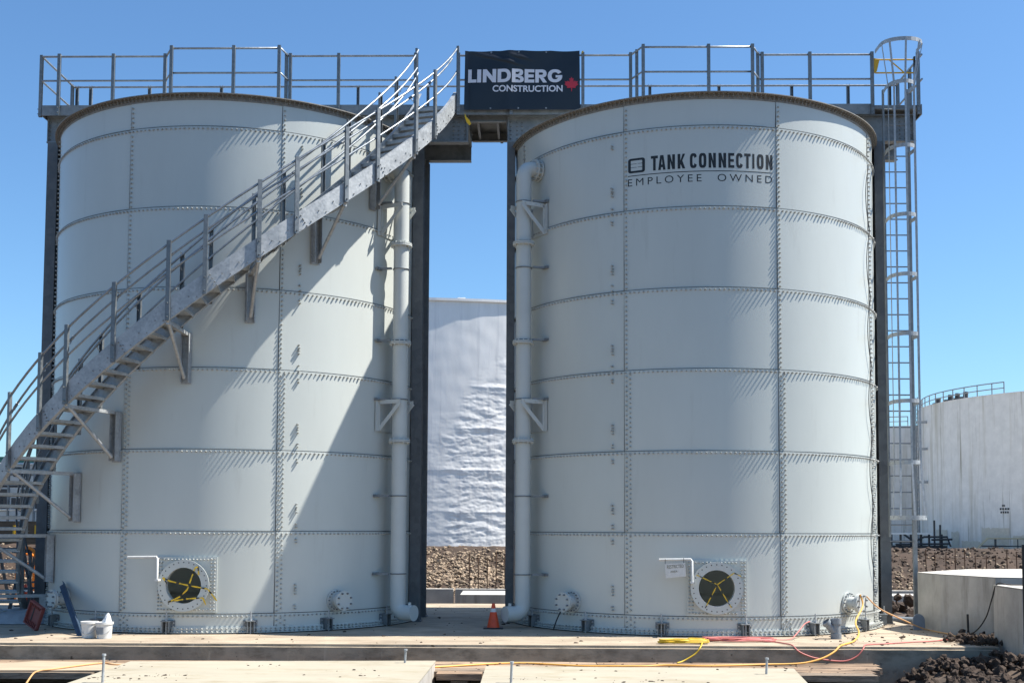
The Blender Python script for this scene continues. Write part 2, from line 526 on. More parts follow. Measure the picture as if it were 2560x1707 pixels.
# slab the tanks stand on
sl = MB()
edge = []
N = 120
for i in range(N + 1):
    x = -16 + (7.72 + 16) * i / N
    edge.append((x, -5.235 - 0.006 * (x + 8) - 0.012 * nz(x * 2.1, 0, 5)))
top = [(x, y, 0.0) for x, y in edge] + [(x, 4.75, 0.0) for x, y in edge]
sl.add(top, [(i, i + 1, N + 2 + i, N + 1 + i) for i in range(N)], 0)
sl.add([(x, y, 0) for x, y in edge] + [(x, y - 0.004, -0.04 + 0.006 * nz(x * 5, 1)) for x, y in edge],
       [(i, N + 1 + i, N + 2 + i, i + 1) for i in range(N)], 1)
lip = [(x, y - 0.004, -0.04 + 0.006 * nz(x * 5, 1)) for x, y in edge]
lip2 = [(x, y - 0.035 - 0.012 * abs(nz(x * 6, 9)), -0.045 + 0.008 * nz(x * 7, 4)) for x, y in edge]
sl.add(lip + lip2, [(i, N + 1 + i, N + 2 + i, i + 1) for i in range(N)], 0)
bot = [(x, y - 0.035, -0.62) for x, y in edge]
sl.add(lip2 + bot, [(i, N + 1 + i, N + 2 + i, i + 1) for i in range(N)], 1)
e = edge[-1]
sl.add([(e[0], e[1] - 0.03, -0.62), (e[0], 4.75, -0.62), (e[0], 4.75, 0), (e[0], e[1] - 0.004, 0)], [(0, 1, 2, 3)], 1)
sl.add([(-16, 4.75, -0.62), (e[0], 4.75, -0.62), (e[0], 4.75, 0), (-16, 4.75, 0)], [(3, 2, 1, 0)], 1)
sl.build('concrete_slab', [CONC, CONCF], kind='structure')

# debris and mud specks on the slab and boards
deb = MB()
ICO = None
def ico_data():
    t = (1 + 5 ** 0.5) / 2
    v = [Vector(p).normalized() for p in [(-1, t, 0), (1, t, 0), (-1, -t, 0), (1, -t, 0), (0, -1, t), (0, 1, t), (0, -1, -t), (0, 1, -t), (t, 0, -1), (t, 0, 1), (-t, 0, -1), (-t, 0, 1)]]
    f = [(0, 11, 5), (0, 5, 1), (0, 1, 7), (0, 7, 10), (0, 10, 11), (1, 5, 9), (5, 11, 4), (11, 10, 2), (10, 7, 6), (7, 1, 8), (3, 9, 4), (3, 4, 2), (3, 2, 6), (3, 6, 8), (3, 8, 9), (4, 9, 5), (2, 4, 11), (6, 2, 10), (8, 6, 7), (9, 8, 1)]
    return v, f
IV, IF = ico_data()
def sub_ico():
    v = list(IV); f = []
    cache = {}
    def mid(a, b):
        k = (min(a, b), max(a, b))
        if k not in cache:
            v.append(((v[a] + v[b]) / 2).normalized()); cache[k] = len(v) - 1
        return cache[k]
    for a, b, c in IF:
        x, y, z = mid(a, b), mid(b, c), mid(c, a)
        f += [(a, x, z), (b, y, x), (c, z, y), (x, y, z)]
    return v, f
IV2, IF2 = sub_ico()
def rock(mb, p, s, seed, fine=False, flat=1.0, m=0):
    V, Fc = (IV2, IF2) if fine else (IV, IF)
    ax = Vector((random.uniform(-1, 1), random.uniform(-1, 1), random.uniform(-1, 1)))
    q = Matrix.Rotation(random.uniform(0, 6), 3, ax.normalized())
    sc = Vector((random.uniform(0.7, 1.3), random.uniform(0.7, 1.3), random.uniform(0.6, 1.0)))
    vs = []
    for w in V:
        k = 1 + 0.55 * noise.noise(w * 1.6 + Vector((seed * 3.1, seed, 0))) + (0.35 * noise.noise(w * 4 + Vector((seed, 0, 7))) if fine else 0)
        c = q @ Vector((w.x * sc.x, w.y * sc.y, w.z * sc.z)) * (s * k)
        vs.append((p[0] + c.x, p[1] + c.y, p[2] + c.z * flat))
    mb.add(vs, Fc, m)
for i in range(420):
    x = random.uniform(-9, 7.6); y = random.uniform(-5.2, 4.6)
    if (Vector((x, y, 0)) - TLC).length < 3.75 or (Vector((x, y, 0)) - TRC).length < 3.75: continue
    rock(deb, (x, y, 0.003), min(.07, .006 + random.expovariate(90)), i, flat=0.5)
for i in range(130):
    x = random.uniform(5.2, 7.7); y = random.uniform(-5.2, -1.0)
    rock(deb, (x, y, 0.003), min(.08, .007 + random.expovariate(75)), i, flat=0.5)
for q in range(24):
  cxq, cyq = (random.uniform(-5.5, -1.3) if random.random() < .45 else random.uniform(-.2, 3.9)), random.uniform(-9, -6.7)
  for i in range(random.choice((1, 2, 3, 6, 10))):
    a = random.random()
    x = min(3.9, max(-5.5, random.gauss(cxq, .22))); y = min(-6.75, random.gauss(cyq, .12))
    if -1.3 < x < -.3: continue
    rock(deb, (x, y, -0.118), random.choice((.006, .009, .013, .026)) * random.uniform(.7, 1.3), i + q * 11, flat=0.4)
for i in range(200):
    rock(deb, (random.uniform(-8, 6), random.uniform(-6.8, -5.4), -0.258), random.uniform(0.008, 0.028), i, flat=0.5)
deb.build('soil_crumbs', CLOD, kind='stuff')

# berm behind the site
bm_ = MB()
bx = list(np.arange(-70, -22, 1.0)) + list(np.arange(-22, 24, .22)) + list(np.arange(24, 110, 1.0))
by = [13.6, 13.9, 14.2] + list(np.arange(14.4, 19.3, 0.16)) + [19.5, 20, 21, 24, 30, 45, 70, 120]
def berm_z(x, y):
    t = min(1, max(0, (y - 13.8) / 4.6))
    t = t * t * (3 - 2 * t) * 0.35 + t * 0.65
    z = -0.55 + 1.69 * t - 1.0 * min(1, max(0, (y - 19.4) / 4.0))
    k = 1 if y < 22 else 0.3
    return z + k * (0.10 * nz(x * 0.9, y * 0.9) * (1 if t < .98 else .35) + 0.06 * nz(x * 2.6, y * 2.6, 2) + .045 * nz(x * 7, y * 7, 5))
vs = [(x, y, berm_z(x, y)) for y in by for x in bx]
n = len(bx)
bm_.add(vs, [(j * n + i, j * n + i + 1, (j + 1) * n + i + 1, (j + 1) * n + i) for j in range(len(by) - 1) for i in range(n - 1)], 0, True)
bm_.m = [1 if bm_.v[f[0]][1] > 20.9 else 0 for f in bm_.f]
bm_.build('embankment', [BERM, YARD], kind='structure')
st = MB()
for (x0, x1, cnt, small) in ((-4.4, 0.6, 2600, 1.0), (10.5, 21.0, 2600, .9), (-20, -11, 1100, 1.0)):
    for i in range(cnt):
        x = random.uniform(x0, x1); y = random.triangular(13.9, 18.6, 15.0 if x0 > 5 else 15.8)
        s = random.uniform(0.022, 0.070) * small * (1.6 if random.random() < .06 else 1)
        if x0 > 5 and y > 16.3 and random.random() < .72: continue
        rock(st, (x, y, berm_z(x, y) + s * .35), s, i, flat=0.8)
for i in range(1500):
    x = random.uniform(10.0, 22.0); y = random.uniform(14.6, 18.6)
    rock(st, (x, y, berm_z(x, y)), random.choice((.02, .03, .045, .075)) * random.uniform(.7, 1.3), i, False, 1.0, 1)
st.build('embankment_gravel', [STONE, CLOD], kind='stuff')
print('setting done')

# ================================================================== TANKS
def PT(c, th, r, z):
    a = R_(th)
    return (c.x + r * sin(a), c.y - r * cos(a), z)

def curved_panel(c, t0, t1, z0, z1, nseg, hole=None):
    """one rolled sheet: outset at its top edge and left margin, so laps show as real steps"""
    ts = [t0 + (t1 - t0) * i / nseg for i in range(nseg + 1)]
    zs = [z0, z1]
    if hole:
        ts = sorted(set([t for t in ts if not (hole[0] - .5 < t < hole[0] + .5 or hole[1] - .5 < t < hole[1] + .5)] + [hole[0], hole[1]]))
        zs = [z0, hole[2], hole[3], z1]
    def rad(t, z):
        return TR_ + 0.010 * (z - z0) / (z1 - z0) + 0.007 * (1 - (t - t0) / (t1 - t0))
    mb = MB()
    nt_, nz_ = len(ts), len(zs)
    vs = [PT(c, t, rad(t, z), z) for z in zs for t in ts]
    fs = []
    for j in range(nz_ - 1):
        for i in range(nt_ - 1):
            if hole and hole[0] - 1e-6 <= ts[i] < hole[1] - 1e-6 and j == 1: continue
            fs.append((j * nt_ + i, j * nt_ + i + 1, (j + 1) * nt_ + i + 1, (j + 1) * nt_ + i))
    mb.add(vs, fs, 0, True)
    ti = 0.016
    for (z, fl) in ((z0, 1), (z1, 0)):
        a = [PT(c, t, rad(t, z), z) for t in ts]; b = [PT(c, t, rad(t, z) - ti, z) for t in ts]
        fs = [(i, nt_ + i, nt_ + i + 1, i + 1) if fl else (i, i + 1, nt_ + i + 1, nt_ + i) for i in range(nt_ - 1)]
        mb.add(a + b, fs)
    for (t, fl) in ((t0, 1), (t1, 0)):
        q = [PT(c, t, rad(t, z0), z0), PT(c, t, rad(t, z1), z1), PT(c, t, rad(t, z1) - ti, z1), PT(c, t, rad(t, z0) - ti, z0)]
        mb.add(q, [(0, 1, 2, 3) if fl else (3, 2, 1, 0)])
    return mb

def build_tank(label, c, seams, hatch, stud_th):
    T = thing('storage_tank', label, 'storage tank', (c.x, c.y, 0), 'bolted steel storage tanks')
    k = len(seams)
    allse = list(seams)
    gap = (seams[0] + 360 - seams[-1]) / (9 - k)
    for i in range(1, 9 - k):
        allse.append(seams[-1] + gap * i)
    allse.append(seams[0] + 360)
    m0, m1, mz0, mz1 = hatch
    hc = ((m0 + m1) / 2 - 0.3, 0.835)
    for j in range(8):
        z0, z1 = COURSES[j], COURSES[j + 1]
        for i in range(8):
            t0, t1 = allse[i], allse[i + 1]
            hole = None
            if j == 1 and t0 < hc[0] < t1:
                hole = (hc[0] - 5.3, hc[0] + 5.3, 0.49, 1.18)
            curved_panel(c, t0, t1, z0, z1, 22, hole).build('panel', PAINT, T)
    # sealant beads
    sb = MB()
    for z in COURSES[1:-1]:
        pts = 180
        a = [PT(c, 2 * i, TR_ + 0.0175, z + 0.012) for i in range(pts)]
        b = [PT(c, 2 * i, TR_ + 0.0175, z + 0.002) for i in range(pts)]
        d = [PT(c, 2 * i, TR_ + 0.001, z + 0.014) for i in range(pts)]
        sb.add(a + b, [(i, pts + i, pts + (i + 1) % pts, (i + 1) % pts) for i in range(pts)])
        sb.add(a + d, [(i, (i + 1) % pts, pts + (i + 1) % pts, pts + i) for i in range(pts)])
    for t in allse[:8]:
        dt = math.degrees(0.014 / TR_)
        for j in range(8):
            sb.add([PT(c, t - dt, TR_ + 0.001, COURSES[j]), PT(c, t, TR_ + 0.018, COURSES[j]), PT(c, t, TR_ + 0.018, COURSES[j + 1]), PT(c, t - dt, TR_ + 0.001, COURSES[j + 1])], [(0, 1, 2, 3)])
    sb.build('seam_sealant', SEAL, T)
    # bolts
    def dirv(t):
        return Vector((sin(R_(t)), -cos(R_(t)), 0))
    rmod = random.Random(3)
    def B(mb, t, z, r=0.018, h=0.027, base=0.012):
        if -115 < t < 115:
            mb.bolt(PT(c, t, TR_ + base, z), dirv(t), r * rmod.uniform(.85, 1.12), h * rmod.uniform(.75, 1.3))
    step = math.degrees(0.083 / TR_)
    for z in COURSES[1:-1]:
        mb = MB()
        t = -114.0
        while t < 114:
            B(mb, t, z - 0.036)
            t += step
        mb.build('ring_seam_bolts', BOLT, T, 'stuff')
    for t in allse[:8]:
        tt = t if t < 180 else t - 360
        if not -115 < tt < 115: continue
        mb = MB()
        for j in range(8):
            z = COURSES[j] + 0.05
            cols = 1 if COURSES[j] > 4.5 else 2
            if j == 0: cols = 3
            while z < COURSES[j + 1] - 0.06:
                for q in range(cols):
                    B(mb, tt + math.degrees((0.04 + 0.07 * q) / TR_), z + (0.04 if q % 2 else 0))
                z += 0.085
        mb.build('vertical_seam_bolts', BOLT, T, 'stuff')
    mb = MB()
    t = -114.0
    while t < 114:
        B(mb, t, 0.088, 0.016, 0.045, 0.03); B(mb, t, 0.042, 0.016, 0.045, 0.03)
        t += step
    mb.build('base_ring_bolts', BOLT, T, 'stuff')
    mb = MB()
    for z in (8.71, 7.93, 7.84, 7.56, 7.32, 6.53, 6.43, 6.17, 5.90, 5.09, 4.99, 4.72, 4.48, 3.67, 3.57, 3.32, 3.05, 2.25, 2.16, 1.90, 1.63, 0.83, 0.73, 0.47):
        B(mb, stud_th, z, 0.018, 0.05); B(mb, stud_th + .1, z - 0.10 if z in (7.56, 6.17, 4.72) else z - 0.055, 0.016, 0.05)
    mb.build('stud', BOLT, T, 'stuff')
    # base angle and rim angle
    def lathe(prof, name, m, n=144):
        mb = MB()
        for (p, q) in zip(prof, prof[1:]):
            a = [PT(c, 360 * i / n, p[0], p[1]) for i in range(n)]; b = [PT(c, 360 * i / n, q[0], q[1]) for i in range(n)]
            mb.add(a + b, [(i, (i + 1) % n, n + (i + 1) % n, n + i) for i in range(n)])
        return mb.build(name, m, T)
    lathe([(TR_ + .06, 0.001), (TR_ + .06, .022)], 'base_gap_shade', RUBBER)  # dark band added for the shade in the gap under the base ring
    lathe([(TR_ + .0, .020), (TR_ + .09, 0.020), (TR_ + .09, .030), (TR_ + .03, .030), (TR_ + .03, .118), (TR_ + .0, .120)], 'base_ring', PAINT)
    lathe([(TR_, 9.405), (TR_ + .022, 9.405), (TR_ + .022, 9.497), (TR_ + .118, 9.497), (TR_ + .118, 9.512), (TR_ - .02, 9.512), (TR_ - .02, 9.30)], 'rim_angle', RIM)
    mb = MB()
    t = -114.0
    while t < 114:
        mb.bolt(PT(c, t, TR_ + .022, 9.45), dirv(t), 0.016, 0.03)
        mb.bolt(PT(c, t, TR_ + .075, 9.497), (0, 0, -1), 0.013, 0.02)
        t += step
    mb.build('rim_bolts', RIM, T, 'stuff')
    # unseen roof; its wide opening is added to brighten the inside
    rf = MB()
    n = 96
    a = [PT(c, 360 * i / n, TR_ - .02, 9.30) for i in range(n)]; b = [PT(c, 360 * i / n, 2.35, 9.36) for i in range(n)]
    rf.add(a + b, [(i, (i + 1) % n, n + (i + 1) % n, n + i) for i in range(n)], 0, True)
    rf.build('roof', PAINT, T)
    fl = MB()
    a = [PT(c, 360 * i / n, TR_ - .02, 0.02) for i in range(n)]
    fl.add(a, [tuple(range(n))])
    fl.build('tank_floor', PAINT, T)
    # manway
    mp = MB()
    nn = 48
    cx, cz = hc
    inner, outer = [], []
    for i in range(nn):
        an = 2 * pi * i / nn
        inner.append(PT(c, cx + math.degrees(0.335 * cos(an) / TR_), TR_ + .046, cz + 0.335 * sin(an)))
        ca, sa = cos(an), sin(an)
        half_w, half_h = (m1 - m0) / 2, (mz1 - mz0) / 2
        kx = 1 / max(abs(ca), abs(sa))
        outer.append(((m0 + m1) / 2 + half_w * ca * kx, (mz0 + mz1) / 2 + half_h * sa * kx))
    of = [PT(c, t, TR_ + .046, z) for t, z in outer]; ob = [PT(c, t, TR_ + .006, z) for t, z in outer]
    mp.add(inner + of, [(i, nn + i, nn + (i + 1) % nn, (i + 1) % nn) for i in range(nn)])
    mp.add(of + ob, [(i, nn + i, nn + (i + 1) % nn, (i + 1) % nn) for i in range(nn)])
    plate = mp.build('manway_plate', PAINT, T)
    mb = MB()
    z = mz0 + .05
    while z < mz1 - .02:
        for t in (m0 + .65, m0 + 1.55, m1 - .65, m1 - 1.55):
            B(mb, t + rmod.uniform(-.06, .06), z, .017, .022, .046)
        z += 0.062
    t = m0 + 2.4
    while t < m1 - 2.2:
        B(mb, t, mz0 + .045, .017, .022, .046); B(mb, t, mz1 - .045, .017, .022, .046)
        t += 0.98
    mb.build('manway_bolts', BOLT, plate, 'stuff')
    d = dirv(cx)
    cc = Vector(PT(c, cx, TR_, cz))
    nk = MB()
    nk.tube([cc + d * -0.02, cc + d * 0.125], 0.325, 40, caps=False)
    nk.tube([cc + d * 0.125, cc + d * -0.02], 0.312, 40, caps=False)
    neck = nk.build('manway_neck', PAINT, T)
    fr = MB()
    fr.ringplate(cc + d * 0.105, d, 0.308, 0.445, 0.022, 48)
    u = d.cross(Vector((0, 0, 1)))
    for i in range(28):
        an = 2 * pi * i / 28
        p = cc + d * 0.127 + (u * cos(an) + Vector((0, 0, 1)) * sin(an)) * 0.40
        fr.cyl(p, p + d * 0.002, 0.011, 8, m=1)
    fr.build('manway_flange', [PAINT, DARK], neck)
    # davit arm
    dv = MB()
    st_ = 0.24
    a = [PT(c, cx - 6.4, TR_ + st_, 0.93), PT(c, cx - 6.4, TR_ + st_, 1.30), PT(c, cx - 6.7, TR_ + st_, 1.325), PT(c, cx - 14.8, TR_ + st_, 1.315)]
    dv.tube(a, 0.021, 10)
    dv.bar(PT(c, cx - 6.4, TR_ + .10, 0.93), PT(c, cx - 6.4, TR_ + st_ + .03, 0.93), 0.06, 0.03)
    dv.build('davit_arm', WHITEPL, T)
    # nozzles
    for th, zz, ln in ((-44.6, 0.53, 0.26), (41.5, 0.535, 0.26)):
        nd = dirv(th)
        p = Vector(PT(c, th, TR_, zz))
        nb = MB()
        nb.ringplate(p + nd * .012, nd, 0.09, 0.195, 0.025, 32)
        nb.cyl(p, p + nd * ln, 0.105, 24)
        nb.ringplate(p + nd * (ln - .035), nd, 0.09, 0.175, 0.03, 32)
        nzl = nb.build('nozzle', PIPE, T)
        bl = MB()
        bl.ringplate(p + nd * (ln + .002), nd, 0.0, 0.175, 0.028, 32)
        bl.build('blind_flange', PIPE, nzl)
        u = nd.cross(Vector((0, 0, 1)))
        bb = MB()
        for i in range(8):
            an = 2 * pi * (i + .5) / 8
            q = p + (u * cos(an) + Vector((0, 0, 1)) * sin(an)) * 0.14
            bb.bolt(q + nd * (ln + .03), nd, 0.018, 0.03)
            bb.bolt(q + nd * (ln - .035), -nd, 0.016, 0.03)
        for i in range(16):
            an = 2 * pi * i / 16
            bb.bolt(p + nd * .037 + (u * cos(an) + Vector((0, 0, 1)) * sin(an)) * 0.165, nd, 0.014, 0.022)
        bb.build('flange_bolts', GALVD, nzl, 'stuff')
    # anchor chairs
    for th in (-72.5, -50.5, -28, -5.8, 16.4, 38.3, 60.4, 83):
        th2 = th if c.x < 0 else th - (10.8 if th < 20 else 12.0)
        nd = dirv(th2); u = Vector((0, 0, 1)).cross(nd)
        p = Vector(PT(c, th2, TR_, 0))
        ac = MB()
        for sgn in (-1, 1):
            ac.frame(p + u * (0.055 * sgn) + nd * .085 + Vector((0, 0, .12)), nd, u, (0, 0, 1), .14, .012, .19)
        ac.frame(p + nd * .02 + Vector((0, 0, .13)), nd, u, (0, 0, 1), .012, .24, .21)
        ac.frame(p + nd * .092 + Vector((0, 0, .222)), nd, u, (0, 0, 1), .15, .17, .014)
        ch = ac.build('anchor_chair', GALVD, T)
        rb = MB()
        rb.cyl(p + nd * .11 + Vector((0, 0, .0)), p + nd * .11 + Vector((0, 0, .385)), 0.012, 8)
        rb.cyl(p + nd * .11 + Vector((0, 0, .229)), p + nd * .11 + Vector((0, 0, .257)), 0.026, 6)
        for s_ in (-.1, .1):
            for zz in (.07, .13, .19):
                rb.bolt(p + u * s_ + nd * .026 + Vector((0, 0, zz)), nd, .013, .02)
        rb.build('anchor_rod', GALV, ch)
    return T

build_tank('tall pale grey bolted tank that the curved staircase climbs around', TLC, [-65.6, -21.1, 22.95, 67.2], (-9.35, 7.3, 0.37, 1.325), 28.6)
TRT = build_tank('tall pale grey bolted tank with black lettering on its upper course', TRC, [-71.3, -27.25, 16.4, 60.3], (-9.9, 6.4, 0.355, 1.31), -30.9)

# lettering on the tank: a thin film that follows the bow of its sheet
def onsheet(t, z):
    r = TR_ + 0.010 * (z - 7.485) / 1.445 + 0.007 * (1 - (t + 27.25) / 43.65) + 0.0015
    return PT(TRC, t, r, z)
def tank_text(body, t0, t1, z0, z1, bold=0, space=1.0, parent=None):
    V, Fc = text2d(body, bold, space)
    for v_, f_ in islands(V, Fc):
        mb = MB()
        mb.add([onsheet(t0 + (t1 - t0) * x, z0 + (z1 - z0) * y) for x, y in v_], f_)
        mb.build('letter', BLACK, parent)
for ch, t0, t1 in (('T', -19.34, -17.34), ('A', -17.28, -15.18), ('N', -14.65, -12.55), ('K', -11.83, -9.71), ('C', -8.43, -6.47), ('O', -5.94, -3.86), ('N', -3.26, -1.22),
                   ('N', -.49, 1.64), ('E', 2.22, 3.95), ('C', 4.44, 6.39), ('T', 6.78, 8.66), ('I', 9.14, 9.76), ('O', 10.47, 12.5), ('N', 13.17, 15.21)):
    mb = MB()
    for p in glyph(ch, .37, .185, .62):
        mb.add([onsheet(t0 + (t1 - t0) * x, 8.172 + .265 * y) for x, y in p], [tuple(range(len(p)))])
    mb.build('letter', BLACK, TRT)
tank_text('EMPLOYEE  OWNED', -26.1, 15.1, 7.93, 8.062, -0.002, 1.45, TRT)
ln_ = MB()
tt = [-26.1 + 41.2 * i / 24 for i in range(25)]
ln_.add([onsheet(t, 8.108) for t in tt] + [onsheet(t, 8.122) for t in tt], [(i, i + 1, 26 + i, 25 + i) for i in range(24)])
ln_.build('lettering_rule', BLACK, TRT)
lg = MB()
def rrect(x0, x1, y0, y1, r, n=6):
    P = []
    for (cx, cy, a0) in ((x1 - r, y1 - r, 0), (x0 + r, y1 - r, 90), (x0 + r, y0 + r, 180), (x1 - r, y0 + r, 270)):
        for i in range(n + 1):
            a = R_(a0 + 90 * i / n)
            P.append((cx + r * cos(a), cy + r * sin(a)))
    return P
o_ = rrect(-26.0, -21.05, 8.165, 8.43, 0.9, 6)
def rrect2(x0, x1, y0, y1, rx, ry, n=6):
    return [(x0 + (x1 - x0) * (px), y0 + (y1 - y0) * (py)) for px, py in
            [((p[0]), (p[1])) for p in rrect(0, 1, 0, 1, rx, n)]]
o_ = rrect2(-26.0, -21.05, 8.165, 8.43, .16, .16)
i_ = rrect2(-25.2, -21.85, 8.205, 8.39, .06, .06)
nn = len(o_)
lg.add([onsheet(a, b) for a, b in o_] + [onsheet(a, b) for a, b in i_], [(i, (i + 1) % nn, nn + (i + 1) % nn, nn + i) for i in range(nn)])
for z in (8.262, 8.326):
    lg.add([onsheet(-25.3, z), onsheet(-21.8, z), onsheet(-21.8, z + .008), onsheet(-25.3, z + .008)], [(0, 1, 2, 3)])
lg.build('logo', BLACK, TRT)
print('tanks done')

# ================================================================== STAIRCASE
SCX = Vector((TLC.x - 0.2, -0.2, 0))
RO, RI = 4.65, 3.87
ZT = lambda t: 6.51 + 0.0616 * t
def SP(t, r, z):
    return (SCX.x + r * sin(R_(t)), SCX.y - r * cos(R_(t)), z)
STAIR = thing('spiral_staircase', 'galvanised curved staircase wrapping around a tank up to the walkway', 'staircase', (SCX.x - 4.3, -0.6, 0))
POSTS = [81.58, 65.55, 57.6, 45.53, 37.51, 26.41, 18.76, 8.15, 0.92, -10.25, -21.17, -28.21, -38.33, -47.5, -56.5, -66, -75.5, -84.5]
TH0, TH1 = -86.0, 82.3
def stringer(r, inward, name):
    mb = MB()
    joints = [p for p in POSTS[::2]] + [TH0]
    ts = sorted(set([TH0, TH1] + [TH0 + (TH1 - TH0) * i / 34 for i in range(35)]))
    for sgn, dz0, dz1, rr0, rr1 in ((0, -1.33, -0.965, r, r + .010), (1, -1.33, -1.318, r, r + inward), (1, -0.977, -0.965, r, r + inward)):
        A = []
        for t in ts:
            zt = ZT(t)
            A.append([SP(t, rr0, zt + dz0), SP(t, rr1, zt + dz0), SP(t, rr1, zt + dz1), SP(t, rr0, zt + dz1)])
        vs = [p for q in A for p in q]
        fs = []
        for i in range(len(ts) - 1):
            for k in range(4):
                fs.append((i * 4 + k, i * 4 + (k + 1) % 4, i * 4 + 4 + (k + 1) % 4, i * 4 + 4 + k))
        mb.add(vs, fs + [(0, 1, 2, 3), tuple(len(vs) - 4 + k for k in (3, 2, 1, 0))])
    return mb.build(name, GALV, STAIR)
so = stringer(RO, -0.06, 'stringer')
si = stringer(RI, 0.06, 'stringer')
bo = MB()
TREADS = [-83.6 + 3.30 * i for i in range(50)]
for t in TREADS:
    d = Vector((sin(R_(t)), -cos(R_(t)), 0))
    zt = 5.33 + 0.0616 * t
    for dt in (-.55, 1.1):
        bo.bolt(SP(t + dt, RO + .010, zt - .03), d, .011, .010, .004)
        pass
for t in POSTS[1::2]:
    d = Vector((sin(R_(t)), -cos(R_(t)), 0))
    for k in range(4):
        bo.bolt(SP(t + 1.0 + .45 * k, RO + .010, ZT(t) - 1.0 - .085 * k + .06 * k * .5), d, .014, .014, .005)
bo.build('stringer_bolts', GALVD, so, 'stuff')
# one tread mesh shared by all
tr = MB()
w = RO - RI - 0.02
tr.box(-w / 2, w / 2, -.13, .135, -.012, .012)
tr.box(-w / 2, w / 2, -.146, -.132, -.045, .02)
tr.box(-w / 2, w / 2, .137, .147, -.04, .012)
tr.box(-w / 2, -w / 2 + .008, -.12, .13, -.06, -.013)
tr.box(w / 2 - .008, w / 2, -.12, .13, -.06, -.013)
trm = tr.mesh('tread', TREAD)
for t in TREADS:
    zt = 5.33 + 0.0616 * t
    a = R_(t)
    rm = (RO + RI) / 2
    mtx = Matrix.Translation(SP(t, rm, zt)) @ Matrix.Rotation(a - pi / 2, 4, 'Z')
    # local x -> radial, local y -> uphill
    rad = Vector((sin(a), -cos(a), 0)); tan = Vector((cos(a), sin(a), 0))
    mm = Matrix((rad, tan, Vector((0, 0, 1)))).transposed().to_4x4()
    mm.translation = Vector(SP(t, rm, zt))
    inst('tread', trm, mm, STAIR)
# posts: cold formed channels
def channel(mb, p, q, d, u, w=.07, dp=.05, t=.006):
    """channel post from p to q; web faces d, flanges along u"""
    p, q, d, u = Vector(p), Vector(q), Vector(d), Vector(u)
    ax = (q - p).normalized(); L = (q - p).length; c = (p + q) / 2
    mb.frame(c + d * dp / 2, ax, u, d, L, w, t)
    for s in (-1, 1):
        mb.frame(c + u * s * (w - t) / 2, ax, u, d, L, t, dp - t)
    return mb
def rail_on(parent, r, off, t_list, grab_in):
    for t in t_list:
        a = R_(t)
        d = Vector((sin(a), -cos(a), 0)); u = Vector((cos(a), sin(a), 0))
        mb = MB()
        zt = ZT(t)
        channel(mb, SP(t, r + off, zt - 1.335), SP(t, r + off, zt), d if off > 0 else -d, u)
        for dz in (1.28, 1.05):
            mb.bolt(SP(t, r + off + (.026 if off > 0 else -.026), zt - dz), d if off > 0 else -d, .014, .015)
        mb.build('post', GALVP, parent)
    ts = [TH0 + (TH1 - .3 - TH0) * i / 60 for i in range(61)]
    mb = MB(); mb.tube([SP(t, r + off * .4, ZT(t) - 0.045) for t in ts], 0.021, 8); mb.build('top_rail', RAIL, parent)
    mb = MB(); mb.tube([SP(t, r + off * .4, ZT(t) - 0.52) for t in ts], 0.019, 8); mb.build('mid_rail', RAIL, parent)
    te = TH1 - (6 if grab_in > 0 else 1.5)
    ts2 = [TH0 + (te - TH0) * i / 60 for i in range(61)]
    mb = MB(); mb.tube([SP(t, r + grab_in, ZT(t) - 0.225) for t in ts2], 0.019, 8)
    for t in t_list[1:]:
        mb.tube([SP(t, r + off * .4, ZT(t) - .33), SP(t, r + grab_in * .8, ZT(t) - .30), SP(t, r + grab_in, ZT(t) - .24)], .008, 6)
        mb.cyl(SP(t - .6, r + grab_in, ZT(t - .6) - .225), SP(t + .6, r + grab_in, ZT(t + .6) - .225), .026, 8)
    mb.build('grab_rail', RAIL, parent)
rail_on(STAIR, RO, 0.035, POSTS, -0.075)
rail_on(STAIR, RI, -0.03, POSTS, 0.075)
# brackets back to the tank wall
for t in (57.6, 37.51, 18.76, 0.92, -21.17, -38.33, -56.5, -75.5):
    a = R_(t)
    d = Vector((sin(a), -cos(a), 0)); u = Vector((cos(a), sin(a), 0))
    P0 = Vector(SP(t, RO, 0))
    # point on the tank wall along -d
    o = P0 - TLC; o.z = 0
    bq = o.dot(d); cq = o.length_squared - (TR_ + .03) ** 2
    k = bq - math.sqrt(max(0.0, bq * bq - cq))
    Wp = P0 - d * k
    zb = ZT(t) - 1.345
    br = MB()
    off = max(.04, k - (RO - RI) - .02)
    depth = min(.13, off + .09)
    for s in (-1, 1):
        br.frame(Wp + u * (.065 * s) + d * (depth / 2) + Vector((0, 0, zb - .44)), u, d, (0, 0, 1), .012, depth, .86)
    br.frame(Wp + d * .006 + Vector((0, 0, zb - .44)), u, d, (0, 0, 1), .18, .012, .90)
    br.bar(P0 + Vector((0, 0, zb - .02)), Wp + Vector((0, 0, zb - .02)), .07, .06)
    b = br.build('wall_bracket', GALV, STAIR)
    bp = MB()
    bp.tube([P0 + d * .02 + Vector((0, 0, zb + .03)), Wp + d * (depth + .01) + Vector((0, 0, zb - .80))], .032, 10)
    bp.build('brace', GALV, b)
print('stairs done')

# ================================================================== WALKWAY
WALK = thing('elevated_walkway', 'galvanised steel walkway with railings spanning over both tanks', 'walkway', WF((4.6, 0, 0)))
ZD = 10.33
def wb(): return MB(WF)
VN, VF = -0.82, 0.82
